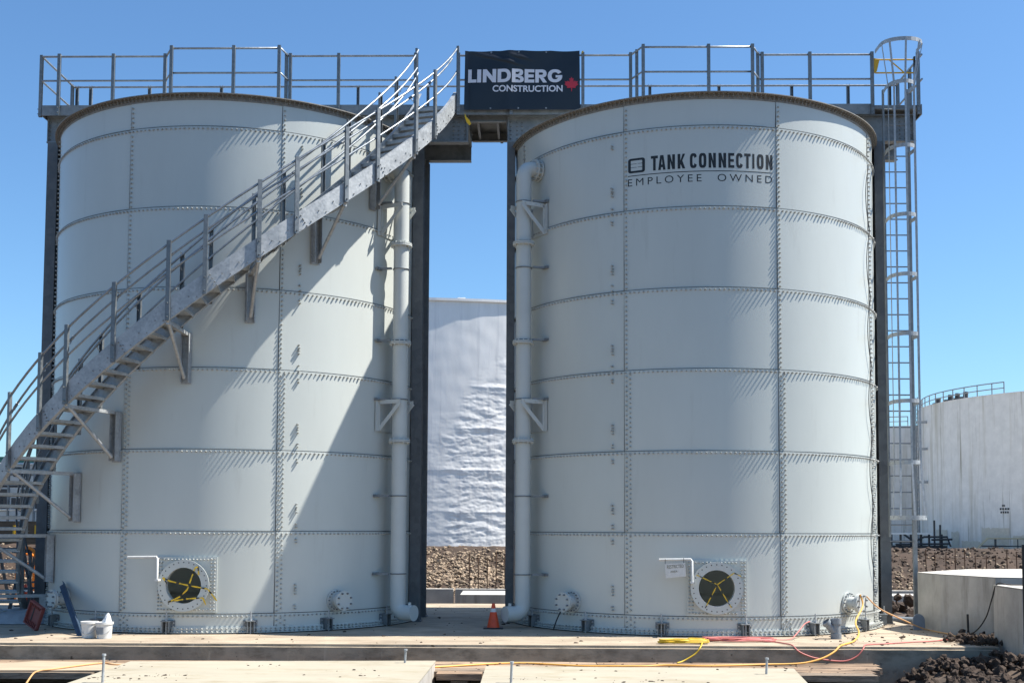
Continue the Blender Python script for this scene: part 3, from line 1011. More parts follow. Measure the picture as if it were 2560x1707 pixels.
# columns
for u0 in (-3.77, 3.665, 5.53, 12.91):
    for v in (-.6, .6):
        mb = wb()
        if u0 in (5.53,):
            w_ = .16
        else:
            w_ = .21
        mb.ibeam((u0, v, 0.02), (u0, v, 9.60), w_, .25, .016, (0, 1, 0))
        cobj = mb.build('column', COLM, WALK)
        mb = wb()
        mb.box(u0 - .14, u0 + .14, v - .17, v + .17, 0.001, .022)
        for a in (-.1, .1):
            for b_ in (-.13, .13):
                mb.bolt((u0 + a, v + b_, .022), (0, 0, 1), .018, .04)
        mb.build('base_plate', COLM, cobj)
# main girders over each tank, and the lighter link between them
for (a, b_) in ((-3.92, 4.66), (5.45, 13.66)):
    for v in (-.6, .6):
        mb = wb()
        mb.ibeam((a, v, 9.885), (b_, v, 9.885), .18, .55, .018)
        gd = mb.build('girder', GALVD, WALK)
        mb = wb()
        s_ = -1 if v < 0 else 1
        for u0 in (a + .02, b_ - .02):
            mb.box(u0 - .007, u0 + .007, v + s_ * .012, v + s_ * .09, 9.63, 10.14)
        for du in (.07, .20, .30):
            for dz in (0, .085, .17, .255, .34):
                for ub in ((a + du) if a > 0 else (a + du - .02), b_ - du):
                    mb.bolt((ub, v + s_ * .008, 9.70 + dz), (0, s_, 0), .017, .016)
        mb.build('splice_plate', GALVD, gd)
for (a, b_) in ((4.68, 5.43),):
    for v in (-.6, .6):
        mb = wb(); mb.ibeam((a, v, 10.125), (b_, v, 10.125), .10, .17, .012); mb.build('link_beam', GALVD, WALK)
for u0 in (-3.88, -2.2, -.8, .8, 2.2, 3.4, 4.64, 5.47, 6.6, 8, 9.4, 10.9, 12.3, 13.2, 13.63):
    mb = wb(); mb.bar((u0, -.585, 10.02), (u0, .585, 10.02), .06, .22); mb.build('cross_beam', GALVD, WALK)
for u0 in (4.85, 5.25):
    mb = wb(); mb.bar((u0, -.585, 10.13), (u0, .585, 10.13), .05, .12); mb.build('cross_beam', GALVD, WALK)
# deck plates
for (a, b_) in ((-3.97, -1.3), (-1.29, .98), (.99, 3.2), (3.21, 4.47), (4.48, 5.6), (5.61, 8.0), (8.01, 10.5), (10.51, 12.7), (12.71, 13.72)):
    mb = wb(); mb.box(a, b_, -.80, .80, 10.235, ZD - .02); mb.build('deck_plate', GALVD, WALK)
for (a, b_) in ((-1.23, .945), (8.13, 10.3)):
    mb = wb(); mb.box(a, b_, -1.2, -.832, 10.235, ZD - .02); mb.build('deck_plate', GALVD, WALK)
# fascia channels
def fascia(p, q):
    mb = wb(); mb.bar((p[0], p[1], 10.225), (q[0], q[1], 10.225), .018, .21); mb.build('fascia', GALVD, WALK)
fascia((-3.97, -.82), (3.62, -.82)); fascia((4.42, -.82), (12.78, -.82))
fascia((-3.98, .82), (13.74, .82)); fascia((-3.98, -.80), (-3.98, .80)); fascia((13.74, -.80), (13.74, .80))
for (a, b_) in ((-1.24, .955), (8.12, 10.31)):
    fascia((a, -1.22), (b_, -1.22)); fascia((a, -1.2), (a, -.84)); fascia((b_, -1.2), (b_, -.84))
def wpost(u, v, face, zt=11.375, zb_=10.10):
    mb = wb()
    d = Vector(face)
    uu = Vector((0, 0, 1)).cross(d)
    channel(mb, (u, v, zb_), (u, v, zt), d, uu, .062, .06)
    mb.bolt(Vector((u, v, 10.16)) + d * .034, d, .013, .015); mb.bolt(Vector((u, v, 10.26)) + d * .034, d, .013, .015)
    mb.build('post', GALVP, WALK)
def wrail(pts):
    for name, z, r in (('top_rail', 11.335, .022), ('mid_rail', 10.835, .020)):
        mb = wb(); mb.tube([(p[0], p[1], z) for p in pts], r, 8); mb.build(name, RAIL, WALK)
for u in (-3.626, -2.523, -1.47, .99, 1.07, 2.049, 3.60, 4.47, 5.53, 6.968, 7.925, 10.47, 10.557, 11.509, 12.747):
    wpost(u, -.86, (0, -1, 0))
for u in (-1.22, .024, .93, 8.14, 9.427, 10.29):
    wpost(u, -1.26, (0, -1, 0))
wpost(8.04, -1.0, (-1, 0, 0))
for u in (-3.93, -3.633, -2.35, -.783, .7, 2.186, 3.7, 5.3, 6.9, 8.483, 9.967, 11.525, 12.73, 13.617):
    wpost(u, .86, (0, 1, 0))
wpost(-4.01, -.80, (-1, 0, 0)); wpost(-4.01, .80, (-1, 0, 0))
wpost(13.66, -.86, (0, -1, 0)); wpost(13.77, 0.0, (1, 0, 0)); wpost(13.77, .8, (1, 0, 0))
wrail([(-3.99, -.83), (-1.46, -.83)]); wrail([(1.02, -.83), (3.62, -.83)]); wrail([(4.45, -.83), (7.93, -.83)]); wrail([(10.5, -.83), (12.76, -.83)])
wrail([(-1.46, -.83), (-1.24, -1.23), (.95, -1.23), (1.02, -.83)]); wrail([(7.93, -.83), (8.12, -1.23), (10.31, -1.23), (10.5, -.83)])
wrail([(-3.99, .83), (13.74, .83)]); wrail([(-3.99, -.83), (-3.99, .83)]); wrail([(13.75, -.83), (13.75, .83)])

# safety gate at the ladder head
gt = thing('safety_gate', 'yellow self-closing safety gate at the head of the caged ladder', 'gate', WF((13.2, -.86, 10.9)))
mb = wb(); mb.tube([(12.83, -.80, 11.24), (13.60, -.80, 11.24)], .016, 8); mb.tube([(12.83, -.80, 10.97), (13.60, -.80, 10.97)], .016, 8)
mb.tube([(13.12, -.80, 11.23), (13.40, -.80, 10.98)], .014, 8)
mb.build('gate_frame', YELLOW, gt)
mb = wb(); mb.add([(12.80, -.81, 11.27), (12.92, -.81, 11.25), (12.86, -.81, 11.0), (12.80, -.81, 10.95), (12.80, -.80, 11.27), (12.92, -.80, 11.25), (12.86, -.80, 11.0), (12.80, -.80, 10.95)],
    [(0, 3, 2, 1), (4, 5, 6, 7), (0, 1, 5, 4), (1, 2, 6, 5), (2, 3, 7, 6), (3, 0, 4, 7)]); mb.build('hinge_plate', YELLOW, gt)
mb = wb(); mb.bar((13.61, -.80, 10.9), (13.61, -.80, 11.3), .03, .05, (0, 1, 0)); mb.build('latch', DARK, gt)

# caged ladder
LAD = thing('caged_ladder', 'galvanised ladder with safety cage rising at the end of the walkway', 'ladder', WF((13.2, -.95, 0)))
uL, uR, vL = 12.925, 13.40, -.96
for u, w_, z0 in ((uL, .03, 1.7), (uR, .075, .0)):
    mb = wb(); mb.bar((u, vL, z0), (u, vL, 10.56), .07, w_, (1, 0, 0)); mb.build('rail', GALVD, LAD)
z = 1.62
rg = wb(); rg.cyl((uL, vL, 0), (uR, vL, 0), .013, 8)
while z < 10.4:
    mb = wb(); mb.cyl((uL, vL, z), (uR, vL, z), .013, 8); mb.build('rung', GALVD, LAD)
    z += .3165
def hoop_pts(wide, depth, u0=uL, u1=uR):
    c0 = (u0 + u1) / 2; hw = (u1 - u0) / 2
    P = [(u0 - .0, vL)]
    for i in range(13):
        a = pi * i / 12
        P.append((c0 - (hw + wide) * cos(a), vL - depth * (.42 + .58 * sin(a) ** .8)))
    P.append((u1 + .0, vL))
    return P
def band(P, z, h, name):
    mb = wb()
    n = len(P)
    vs = [(p[0], p[1], z - h / 2) for p in P] + [(p[0], p[1], z + h / 2) for p in P]
    c0 = Vector((sum(p[0] for p in P) / n, sum(p[1] for p in P) / n, 0))
    Q = []
    for p in P:
        d = (Vector((p[0], p[1], 0)) - c0).normalized() * .012
        Q.append((p[0] - d.x, p[1] - d.y))
    vs += [(p[0], p[1], z - h / 2) for p in Q] + [(p[0], p[1], z + h / 2) for p in Q]
    fs = []
    for i in range(n - 1):
        fs += [(i, i + 1, n + i + 1, n + i), (2 * n + i + 1, 2 * n + i, 3 * n + i, 3 * n + i + 1), (n + i, n + i + 1, 3 * n + i + 1, 3 * n + i), (i + 1, i, 2 * n + i, 2 * n + i + 1)]
    mb.add(vs, fs)
    return mb.build(name, GALV, LAD)
HZ = [10.50, 9.24, 7.89, 6.73, 5.58, 4.29, 3.12]
HP = hoop_pts(.03, .66)
for z in HZ:
    band(HP, z, .075, 'cage_hoop')
HB = hoop_pts(.09, .78)
band(HB, 2.07, .085, 'cage_hoop')
HT = hoop_pts(.0, .66, 12.78, 13.60)
band(HT, 11.34, .075, 'cage_hoop')
for i in (2, 4, 7, 10, 12):
    mb = wb()
    pts = [(HT[i][0], HT[i][1], 11.34), (HP[i][0], HP[i][1], 10.5)] + [(HP[i][0], HP[i][1], 3.12), (HB[i][0], HB[i][1], 2.07)]
    for p, q in zip(pts, pts[1:]):
        mb.bar(p, q, .038, .008, (0, -1, 0) if 4 <= i <= 10 else (1, 0, 0))
    mb.build('cage_strap', GALV, LAD)
print('walkway done')

# ================================================================== OVERFLOW PIPES
def overflow(c, sg, label):
    th = 60.3 * sg
    d = Vector((sin(R_(th)), -cos(R_(th)), 0)); u = Vector((cos(R_(th)), sin(R_(th)), 0))
    T = thing('overflow_pipe', label, 'pipe', PT(c, th, 4.0, 0), 'pale overflow pipes clamped to the tanks')
    r = .143
    p0 = Vector(PT(c, th, 0, 0))
    def P(rad, z): return p0 + d * rad + Vector((0, 0, z))
    rc = 3.955
    def arc(cr, cz, r_, a0, a1, n=8):
        return [P(cr + r_ * cos(R_(a0 + (a1 - a0) * i / n)), cz + r_ * sin(R_(a0 + (a1 - a0) * i / n))) for i in range(n + 1)]
    mb = MB(); mb.tube([P(3.60, 8.655)] + arc(rc - .16, 8.655 - .16, .16, 90, 0) + [P(rc, 8.42), P(rc, 8.3), P(rc, 7.25)], r, 24); mb.build('pipe_section', PIPE, T)
    for z0, z1 in ((7.15, 5.345), (5.295, 3.488)):
        mb = MB(); mb.cyl(P(rc, z0 + .05), P(rc, z1), r, 24); mb.build('pipe_section', PIPE, T)
    mb = MB(); mb.tube([P(rc, 3.43), P(rc, .62), P(rc, .50)] + arc(rc + .165, .265 + .165, .165, 180, 270) + [P(rc + .36, .265)], r, 24)
    lo = mb.build('pipe_section', PIPE, T)
    mb = MB(); mb.cyl(P(rc + .36, .265), P(rc + .372, .265), r + .004, 24); mb.build('end_cap', PIPE, lo)
    mb = MB(); mb.cyl(P(rc + .27, .40), P(rc + .27, .46), .03, 10); mb.build('drain_plug', PIPE, lo)
    for z in (7.2, 5.32, 3.463):
        mb = MB(); mb.ringplate(P(rc, z - .025), (0, 0, 1), .1, .205, .022, 28); mb.ringplate(P(rc, z + .004), (0, 0, 1), .1, .205, .022, 28)
        for i in range(12):
            an = 2 * pi * i / 12
            q = P(rc, z) + Vector((cos(an), sin(an), 0)) * .178
            mb.cyl(q + Vector((0, 0, -.055)), q + Vector((0, 0, .055)), .012, 6)
        mb.build('pipe_flange', PIPE, T)
    for rad in (3.63, 3.72):
        mb = MB(); mb.ringplate(P(rad, 8.655), d, .1, .205, .026, 28)
        for i in range(12):
            an = 2 * pi * i / 12
            q = P(rad, 8.655) + (u * cos(an) + Vector((0, 0, 1)) * sin(an)) * .178
            mb.cyl(q - d * .03, q + d * .06, .012, 6)
        mb.build('pipe_flange', PIPE, T)
    for z in (8.0, 6.736, 5.365, 4.25, 2.435, .985):
        mb = MB()
        ring = [P(rc, z) + (d * cos(2 * pi * i / 28) + u * sin(2 * pi * i / 28)) * (r + .008) for i in range(28)]
        mb.tube(ring, .011, 6, closed=True)
        s_ = -sg
        mb.bar(P(rc - .10, z) + u * (s_ * .17), P(TR_ + .01, z) + u * (s_ * .24), .06, .035)
        mb.frame(P(TR_ + .03, z) + u * (s_ * .26), d, u, (0, 0, 1), .04, .16, .05)
        mb.build('pipe_clamp', GALVD, T)
    for z in (7.93, 4.20):
        for off in (-.215, .215):
            mb = MB()
            o = u * off
            a = P(TR_ + .02, z) + o; b = P(rc + .16, z) + o; e = P(TR_ + .02, z - .53) + o
            mb.bar(a, b, .012, .075); mb.bar(e, b + Vector((0, 0, -.02)), .014, .07); mb.bar(a, e, .012, .075, up=tuple(d))
            for q in (a + d * .1, b - d * .06, a + d * .2):
                mb.bolt(q, -u if off * sg > 0 else u, .013, .018)
            mb.build('pipe_bracket', PIPE, T)
        mb = MB(); mb.frame(P(TR_ + .022, z - .26), d, u, (0, 0, 1), .014, .62, .58); mb.build('wall_plate', PIPE, T)
    return T
overflow(TLC, 1, 'pale overflow pipe clamped to the staircase tank beside its dark column')
overflow(TRC, -1, 'pale overflow pipe clamped to the lettered tank with its top elbow in plain view')

# ================================================================== BANNER
bn = thing('banner', 'black vinyl banner with white lettering tied to the walkway railing', 'banner', WF((5.7, -.9, 10.2)))
BU0, BU1, BZ0, BZ1 = 4.60, 6.90, 10.19, 11.40
def bpos(s, t, off=0.0):
    """s along 0..1, t up 0..1"""
    kink = (s - .385)
    v = -.915 - .016 * math.exp(-(kink / .05) ** 2) - .010 * math.exp(-(kink / .12) ** 2)
    v -= .014 * sin(3.0 + 9 * s + 5 * (1 - t)) * (.35 + t) * .8
    f1 = (t - (1.02 - .52 * s)) / .028
    v -= .018 * math.exp(-f1 * f1) * max(0, min(1, (.55 - s) * 6)) * max(0, min(1, s * 5))
    f2 = (t - (1.10 - .42 * s)) / .022
    v -= .014 * math.exp(-f2 * f2) * max(0, min(1, (.62 - s) * 8)) * max(0, min(1, (s - .33) * 9))
    v += .012 * math.exp(-((s - .035) / .02) ** 2)
    z = BZ0 + (BZ1 - BZ0) * t
    if t > .5:
        sag = max(abs(sin(s * pi * 4)) , 0)
        z -= .012 * sag * (t - .5) * 2
        z += .015 * math.exp(-(kink / .06) ** 2) * (t - .5) * 2
    u = BU0 + (BU1 - BU0) * s + (.012 * (1 - t) if s > .9 else 0) - .015 * (1 - t) * (1 - s)
    return (u, v - off, z)
nb_s, nb_t = 110, 60
mb = wb()
mb.add([bpos(i / nb_s, j / nb_t) for j in range(nb_t + 1) for i in range(nb_s + 1)] , [(j * (nb_s + 1) + i, j * (nb_s + 1) + i + 1, (j + 1) * (nb_s + 1) + i + 1, (j + 1) * (nb_s + 1) + i) for j in range(nb_t) for i in range(nb_s)], 0, True)
mb.build('fabric', BANNER, bn)
def btext(body, s0, s1, t0, t1, bold, name='lettering', m=WHITE, space=1.0):
    V, Fc = text2d(body, bold, space, 4)
    for v_, f_ in islands(V, Fc):
        mb = wb(); mb.add([bpos(s0 + (s1 - s0) * x, t0 + (t1 - t0) * y, .014) for x, y in v_], f_); mb.build('letter', m, bn)
for ch, x0, x1, sx in (('L', 165, 320, .46), ('I', 332, 405, 1), ('N', 435, 680, .30), ('D', 705, 948, .30), ('B', 968, 1185, .33), ('E', 1200, 1378, .41), ('R', 1395, 1610, .33), ('G', 1622, 1890, .29)):
    s0, s1 = (x0 - 100) / 2105, (x1 - 100) / 2105
    mb = wb()
    for p in glyph(ch, sx * (.92 if ch != 'I' else 1), .23, .92):
        mb.add([bpos(s0 + (s1 - s0) * x, .455 + .227 * y, .014) for x, y in p], [tuple(range(len(p)))])
    mb.build('letter', WHITE, bn)
btext('CONSTRUCTION', .245, .853, .297, .408, .026)
LEAFP = [(.5, 1), (.44, .86), (.34, .89), (.37, .64), (.24, .73), (.20, .66), (.03, .69), (.09, .54), (.0, .48), (.22, .31), (.19, .22), (.46, .25), (.475, .0), (.525, .0), (.54, .25), (.81, .22), (.78, .31), (1, .48), (.91, .54), (.97, .69), (.80, .66), (.76, .73), (.63, .64), (.66, .89), (.56, .86)]
mb = wb()
cen = bpos(.868 + .118 * .5, .30 + .25 * .45, .010)
mb.add([cen] + [bpos(.868 + .118 * x, .302 + .25 * y, .010) for x, y in LEAFP], [(0, i + 1, (i + 1) % len(LEAFP) + 1) for i in range(len(LEAFP))][::-1])
lf = mb.build('leaf_emblem', REDP, bn)
for s in (.23, .47, .71):
    for t in (.975, .025):
        mb = wb(); p = bpos(s, t, .003); mb.ringplate(p, (0, -1, 0), .007, .016, .004, 12); mb.build('grommet', GALV, bn)
tg = MB(WF); tg.add([(6.93, -.90, 11.34), (6.97, -.93, 11.36), (6.99, -.91, 11.39), (6.95, -.90, 11.40)], [(0, 1, 2, 3)]); tag(tg.build('cable_tie', TAPEY), 'small yellow tie at the upper corner of the black banner', 'tie')
rb = MB(WF)
rp = [(4.60, -.93, 10.12), (4.64, -.95, 10.03), (4.70, -.94, 9.97), (4.73, -.93, 9.90), (4.70, -.92, 9.87), (4.64, -.93, 9.93), (4.61, -.95, 10.02)]
rb.add(rp + [(p[0], p[1] + .008, p[2]) for p in rp], [(0, 6, 5, 4, 3, 2, 1), (7, 8, 9, 10, 11, 12, 13)] + [(i, (i + 1) % 7, 7 + (i + 1) % 7, 7 + i) for i in range(7)])
tag(rb.build('ribbon', TAPEY), 'yellow ribbon scrap hanging under the banner beside the stair head', 'ribbon')

# ================================================================== SMALL THINGS ON THE SLAB
def cone(x, y, z, h, label, bw=.18):
    T = thing('traffic_cone', label, 'traffic cone', (x, y, z))
    mb = MB()
    mb.frame((x, y, z + .012), (1, 0, 0), (0, 1, 0), (0, 0, 1), bw * 2, bw * 2, .024); mb.build('base', RUBBER, T)
    mb = MB(); r0, r1 = h * .255, h * .055
    mb.tube([(x, y, z + .024), (x, y, z + h)], r0, 24, r2=r1); mb.build('body', CONE, T)
    mb = MB(); f = lambda k: r0 + (r1 - r0) * k + .003
    mb.tube([(x, y, z + h * .66), (x, y, z + h * .80)], f(.66), 24, r2=f(.80)); mb.build('collar', CONER, T)
cone(-.33, -2.24, 0, .46, 'orange traffic cone with pale collar on the slab between the tanks')
def bucket(x, y, label, lid):
    T = thing('bucket', label, 'bucket', (x, y, 0), 'white plastic buckets by the tank')
    mb = MB(); mb.tube([(x, y, .003), (x, y, .265)], .115, 28, r2=.135, caps=False); mb.tube([(x, y, .262), (x, y, .012)], .13, 28, r2=.112)
    bd = mb.build('body', WHITEPL, T)
    mb = MB(); mb.ringplate((x, y, .235), (0, 0, 1), .128, .146, .034, 28); mb.build('rim', WHITEPL, T)
    mb = MB(); mb.tube([(x + .138 * cos(a), y - .138 * abs(sin(a)) * .55 - .06 * abs(sin(a)), .22 - .15 * abs(sin(a))) for a in [pi * i / 12 for i in range(13)]], .004, 6); mb.build('handle', GALV, T)
    if lid:
        lb = MB(); pts = [-60 + 8 * i for i in range(10)]
        lb.add([(x + .1305 * sin(R_(a)), y - .1305 * cos(R_(a)), z) for z in (.07, .19) for a in pts], [(i, i + 1, 11 + i, 10 + i) for i in range(9)])
        lb.build('sticker', GREYPL, T)
bucket(-7.02, -4.35, 'white plastic bucket standing nearest the leaning blue beam', False)
bucket(-6.73, -4.47, 'white plastic bucket with a clear bag sticking out of it', True)
bg_ = MB()
vs = []
for j in range(6):
    t = j / 5
    for i in range(12):
        a = 2 * pi * i / 12
        r = (.085 * (1 - t) ** .7 + .008) * (1 + .35 * nz(i * .9, j * .8, 4))
        vs.append((-6.69 + r * cos(a) + .02 * t, -4.48 + r * sin(a), .22 + .20 * t))
bg_.add(vs, [(j * 12 + i, j * 12 + (i + 1) % 12, j * 12 + 12 + (i + 1) % 12, j * 12 + 12 + i) for j in range(5) for i in range(12)])
tag(bg_.build('plastic_bag', BAG), 'crumpled clear plastic bag poking out of a white bucket', 'plastic bag')
bl = MB()
p, q = Vector((-7.26, -4.12, .0)), Vector((-8.17, -2.62, .80))
ax = (q - p).normalized()
sd = Vector((.85, -.5, 0)); sd = (sd - ax * sd.dot(ax)).normalized(); nr = ax.cross(sd)
bl.frame((p + q) / 2 + nr * .03, ax, sd, nr, (q - p).length, .10, .012)
bl.frame((p + q) / 2 + sd * .05, ax, sd, nr, (q - p).length, .012, .07)
tag(bl.build('blue_beam', BLUE), 'dark blue angle bar leaning against the staircase tank', 'beam')
tray = thing('plastic_tray', 'faded red ribbed plastic tray propped on edge by the staircase foot', 'tray', (-8.45, -3.1, 0))
c0 = Vector((-8.42, -3.12, .275)); a1 = Vector((.36, -.23, .90)).normalized(); a2 = Vector((.80, -.42, -.40)); a2 = (a2 - a1 * a2.dot(a1)).normalized(); a3 = a1.cross(a2)
if a3.y > 0: a3 = -a3
mb = MB(); mb.frame(c0, a1, a2, a3, .44, .34, .03)
for s in (-1, 1):
    mb.frame(c0 + a2 * (s * .16) + a3 * .03, a1, a2, a3, .44, .02, .06); mb.frame(c0 + a1 * (s * .21) + a3 * .03, a1, a2, a3, .02, .34, .06)
mb.build('shell', REDPL, tray)
mb = MB(); mb.frame(c0 + a2 * -.05 + a3 * .019, a1, a2, a3, .40, .022, .006); mb.build('slot', DARK, tray)
for s in (-1, 1):
    for i in range(7):
        mb = MB(); mb.frame(c0 + a1 * (s * .165) + a2 * (-.13 + .043 * i) + a3 * .028, a1, a2, a3, .07, .012, .026); mb.build('rib', REDPL, tray)
# hand lettered card on the davit arm
cd = thing('sign_card', 'white card hand lettered and hung from the hatch arm of the lettered tank', 'sign', PT(TRC, -12.6, TR_ + .27, 1.12))
A, B_, C_, D_ = [Vector(PT(TRC, t, TR_ + .262, z)) for t, z in ((-15.31, 1.245), (-10.2, 1.268), (-9.95, 1.04), (-15.05, 1.0))]
nrm = (B_ - A).cross(D_ - A).normalized()
if nrm.y > 0: nrm = -nrm
mb = MB(); mb.add([A, B_, C_, D_] + [p + nrm * .006 for p in (A, B_, C_, D_)], [(0, 3, 2, 1)[::-1], (4, 5, 6, 7)[::-1], (0, 1, 5, 4), (1, 2, 6, 5), (2, 3, 7, 6), (3, 0, 4, 7)]); mb.build('card', WHITEPL, cd)
for body, s0, s1, t0, t1, m in (('RESTRICTED', .10, .92, .66, .90, 0), ('AREA', .24, .60, .36, .50, 0)):
    V, Fc = text2d(body, .0)
    mb = MB(); mb.add([D_.lerp(C_, s0 + (s1 - s0) * x).lerp(A.lerp(B_, s0 + (s1 - s0) * x), t0 + (t1 - t0) * y) + nrm * .009 for x, y in V], Fc); mb.build('lettering', mat('faded_marker', (.16, .15, .09), .6), cd)
for s in (.02, .93):
    q = A.lerp(B_, s); mb = MB(); mb.cyl(q, q + Vector((0, 0, .085)), .004, 6); mb.build('tie', RUBBER, cd)
# caution tape
def tape(name, pts, w_, c, off, label, grp):
    T = thing(name, label, 'caution tape', PT(c, pts[0][0][0], TR_ + off, .8), grp)
    for strip in pts:
        mb = MB()
        P = [Vector(PT(c, t, TR_ + off + .004 * i, z)) for i, (t, z) in enumerate(strip)]
        k = 0
        for p, q in zip(P, P[1:]):
            L = (q - p).length; n = max(2, int(L / .05)); d = (q - p).normalized(); s_ = d.cross(Vector((0, -1, 0))).normalized()
            for i in range(n):
                a, b = p.lerp(q, i / n), p.lerp(q, (i + 1) / n)
                tw0, tw1 = (w_ * (.35 + .65 * abs(cos(1.1 * (k)))), w_ * (.35 + .65 * abs(cos(1.1 * (k + 1)))))
                mb.add([a - s_ * tw0 / 2, b - s_ * tw1 / 2, b + s_ * tw1 / 2, a + s_ * tw0 / 2, a - s_ * tw0 / 2 + Vector((0, .002, 0)), b - s_ * tw1 / 2 + Vector((0, .002, 0)), b + s_ * tw1 / 2 + Vector((0, .002, 0)), a + s_ * tw0 / 2 + Vector((0, .002, 0))],
                       [(0, 1, 2, 3), (7, 6, 5, 4)], 1 if k % 4 == 1 else 0)
                k += 1
        mb.build('strip', [TAPEY, TAPEB], T)
tape('caution_tape', [[(-6.83, .97), (-4.73, .91), (.05, .84), (4.38, .79), (5.2, .78), (7.56, .58)], [(2.74, 1.02), (2.52, 1.16), (1.78, 1.14), (-.1, .77), (-1.91, .65), (-5.11, .55)], [(-5.11, .56), (-.38, .61), (3.93, .63), (4.79, .51)], [(-6.83, .97), (-5.57, .87)]],
       .030, TLC, .15, 'loose yellow caution tape strung across the hatch of the staircase tank', 'caution tape across the hatches')
tape('caution_tape', [[(-7.3, 1.06), (-1.96, .9), (.74, .6), (1.64, .51)], [(4.23, 1.04), (2.47, 1.1), (-1.96, .9), (-5.13, .5)]],
     .019, TRC, .15, 'yellow caution tape crossed in an X over the hatch of the lettered tank', 'caution tape across the hatches')
# pvc wye
wy = thing('pipe_wye', 'grey plastic wye pipe fitting standing on the slab edge', 'pipe fitting', (5.5, -4.0, 0))
mb = MB(); x, y = 5.5, -4.0
mb.tube([(x, y, .003), (x, y, .30)], .075, 24); mb.build('barrel', GREYPL, wy)
for z in (.003, .25):
    mb = MB(); mb.ringplate((x, y, z), (0, 0, 1), .074, .092, .09, 24); mb.build('collar', GREYPL, wy)
mb = MB(); mb.tube([(x, y, .08), (x - .17, y - .03, .27)], .062, 20); mb.tube([(x - .15, y - .027, .25), (x - .185, y - .033, .29)], .076, 20, caps=False); mb.build('branch', GREYPL, wy)

def smooth_path(P, n=6):
    P = [Vector(p) for p in P]
    out = []
    for i in range(len(P) - 1):
        p0, p1, p2, p3 = P[max(i - 1, 0)], P[i], P[i + 1], P[min(i + 2, len(P) - 1)]
        for k in range(n):
            t = k / n
            out.append(.5 * ((2 * p1) + (p2 - p0) * t + (2 * p0 - 5 * p1 + 4 * p2 - p3) * t * t + (3 * p1 - p0 - 3 * p2 + p3) * t ** 3))
    out.append(P[-1])
    return out
def cord(name, P, r, m, label, cat):
    mb = MB(); mb.tube(smooth_path(P), r, 7); return tag(mb.build(name, m), label, cat)
cord('extension_cord', [PT(TRC, 40.5, TR_ + .30, .70), PT(TRC, 40.3, TR_ + .36, .5), (5.95, -3.6, .26), (5.86, -4.1, .11), (5.62, -4.65, .03), (5.35, -5.08, .018), (5.20, -5.31, .008), (5.08, -5.42, -.07), (4.88, -5.50, -.16), (4.6, -5.56, -.225), (4.3, -5.6, -.243), (3.99, -5.64, -.245), (3.03, -5.86, -.245), (2.37, -5.81, -.245), (1.99, -5.93, -.245), (1.05, -5.93, -.245), (.06, -5.6, -.245), (-1.13, -6.17, -.245), (-1.6, -6.4, -.245)], .015, CORD,
     'long orange extension cord dropping from a nozzle over the slab edge onto the boards', 'cord')
cord('extension_cord', [(-6.55, -8.4, -.5), (-6.75, -7.4, -.27), (-6.82, -6.95, -.235), (-6.66, -6.76, -.225), (-6.24, -6.04, -.222), (-5.99, -6.14, -.232), (-5.5, -6.3, -.245)], .013, CORDT,
     'tan cord lying over the plywood sheet on the timber mats', 'cord')
cord('extension_cord', [PT(TRC, 43.5, TR_ + .30, .66), (6.56, -3.0, .44), (7.02, -2.9, .23), (7.4, -2.7, .08), (7.60, -2.75, .03), (7.7, -3.2, .02), (7.66, -3.65, .02)], .013, CORDT,
     'orange cord stretched from a nozzle down to the soil by the round foundation', 'cord')
cord('cable', [(7.66, -3.70, .02), (7.74, -4.25, .14), (7.82, -4.55, .40), (7.86, -4.72, .72), (7.90, -4.86, .975), (8.1, -4.95, .965), (8.8, -5.0, .965)], .011, RUBBER, 'black cable rising from the soil over the square foundation', 'cable')
random.seed(5)
P = []
for i in range(64):
    a = i * .62
    P.append((2.78 + .40 * cos(a) * random.uniform(.75, 1.05), -4.98 + .13 * sin(a) * random.uniform(.6, 1.1), .018 + .0009 * i))
P += [(3.05, -5.02, .03), (3.02, -5.24, .012), (2.98, -5.34, -.03), (2.90, -5.36, -.12), (2.72, -5.40, -.22), (2.6, -5.5, -.245)]
cord('extension_cord', P, .012, CORDY, 'yellow cord in a loose coil at the slab edge below the lettered tank', 'cord')
P = []
for i in range(56):
    a = i * .63
    P.append((3.75 + .62 * cos(a) * random.uniform(.7, 1.05), -4.60 + .13 * sin(a) * random.uniform(.5, 1.1), .018 + .0009 * i))
P += [(4.19, -4.71, .02), (4.40, -5.0, .016), (4.46, -5.25, .012), (4.52, -5.36, -.06), (4.63, -5.37, -.12), (4.83, -5.38, -.18), (5.22, -5.38, -.22), (5.44, -5.37, -.15), (5.56, -5.34, -.03), (5.62, -5.22, .014), (5.75, -5.1, .016), (6.07, -4.95, .016), (6.5, -4.7, .016), (6.93, -4.51, .016), (7.43, -4.14, .02)]
cord('air_hose', P, .011, HOSE, 'red air hose piled on the slab and looping over its edge', 'hose')
cord('air_hose', [(4.2, -4.55, .04), (4.62, -4.35, .02), (4.80, -4.15, .10), (4.98, -3.95, .24), (5.12, -3.75, .27)], .010, HOSE, 'short red hose end climbing to an anchor bracket', 'hose')
cord('air_hose', [(-9.17, -.35, .02), (-9.22, -.40, 1.5), (-9.24, -.42, 4.0), (-9.25, -.43, 7.0), (-9.24, -.42, 8.2), (-9.22, -.38, 9.3)], .016, HOSE, 'pinkish red hose hanging down the side of the staircase tank', 'hose')
P = []
zz = [8.72, 8.4, 7.9, 7.55, 7.48]
for (za, zc) in ((8.75, 7.50), (7.48, 6.22), (6.2, 4.9), (4.88, 3.6), (3.58, 2.3), (2.28, .95)):
    for t in (0, .25, .5, .75, 1):
        P.append(PT(TRC, 59.2 - 3.6 * sin(pi * t) ** .8, TR_ + .055, za + (zc - za) * t))
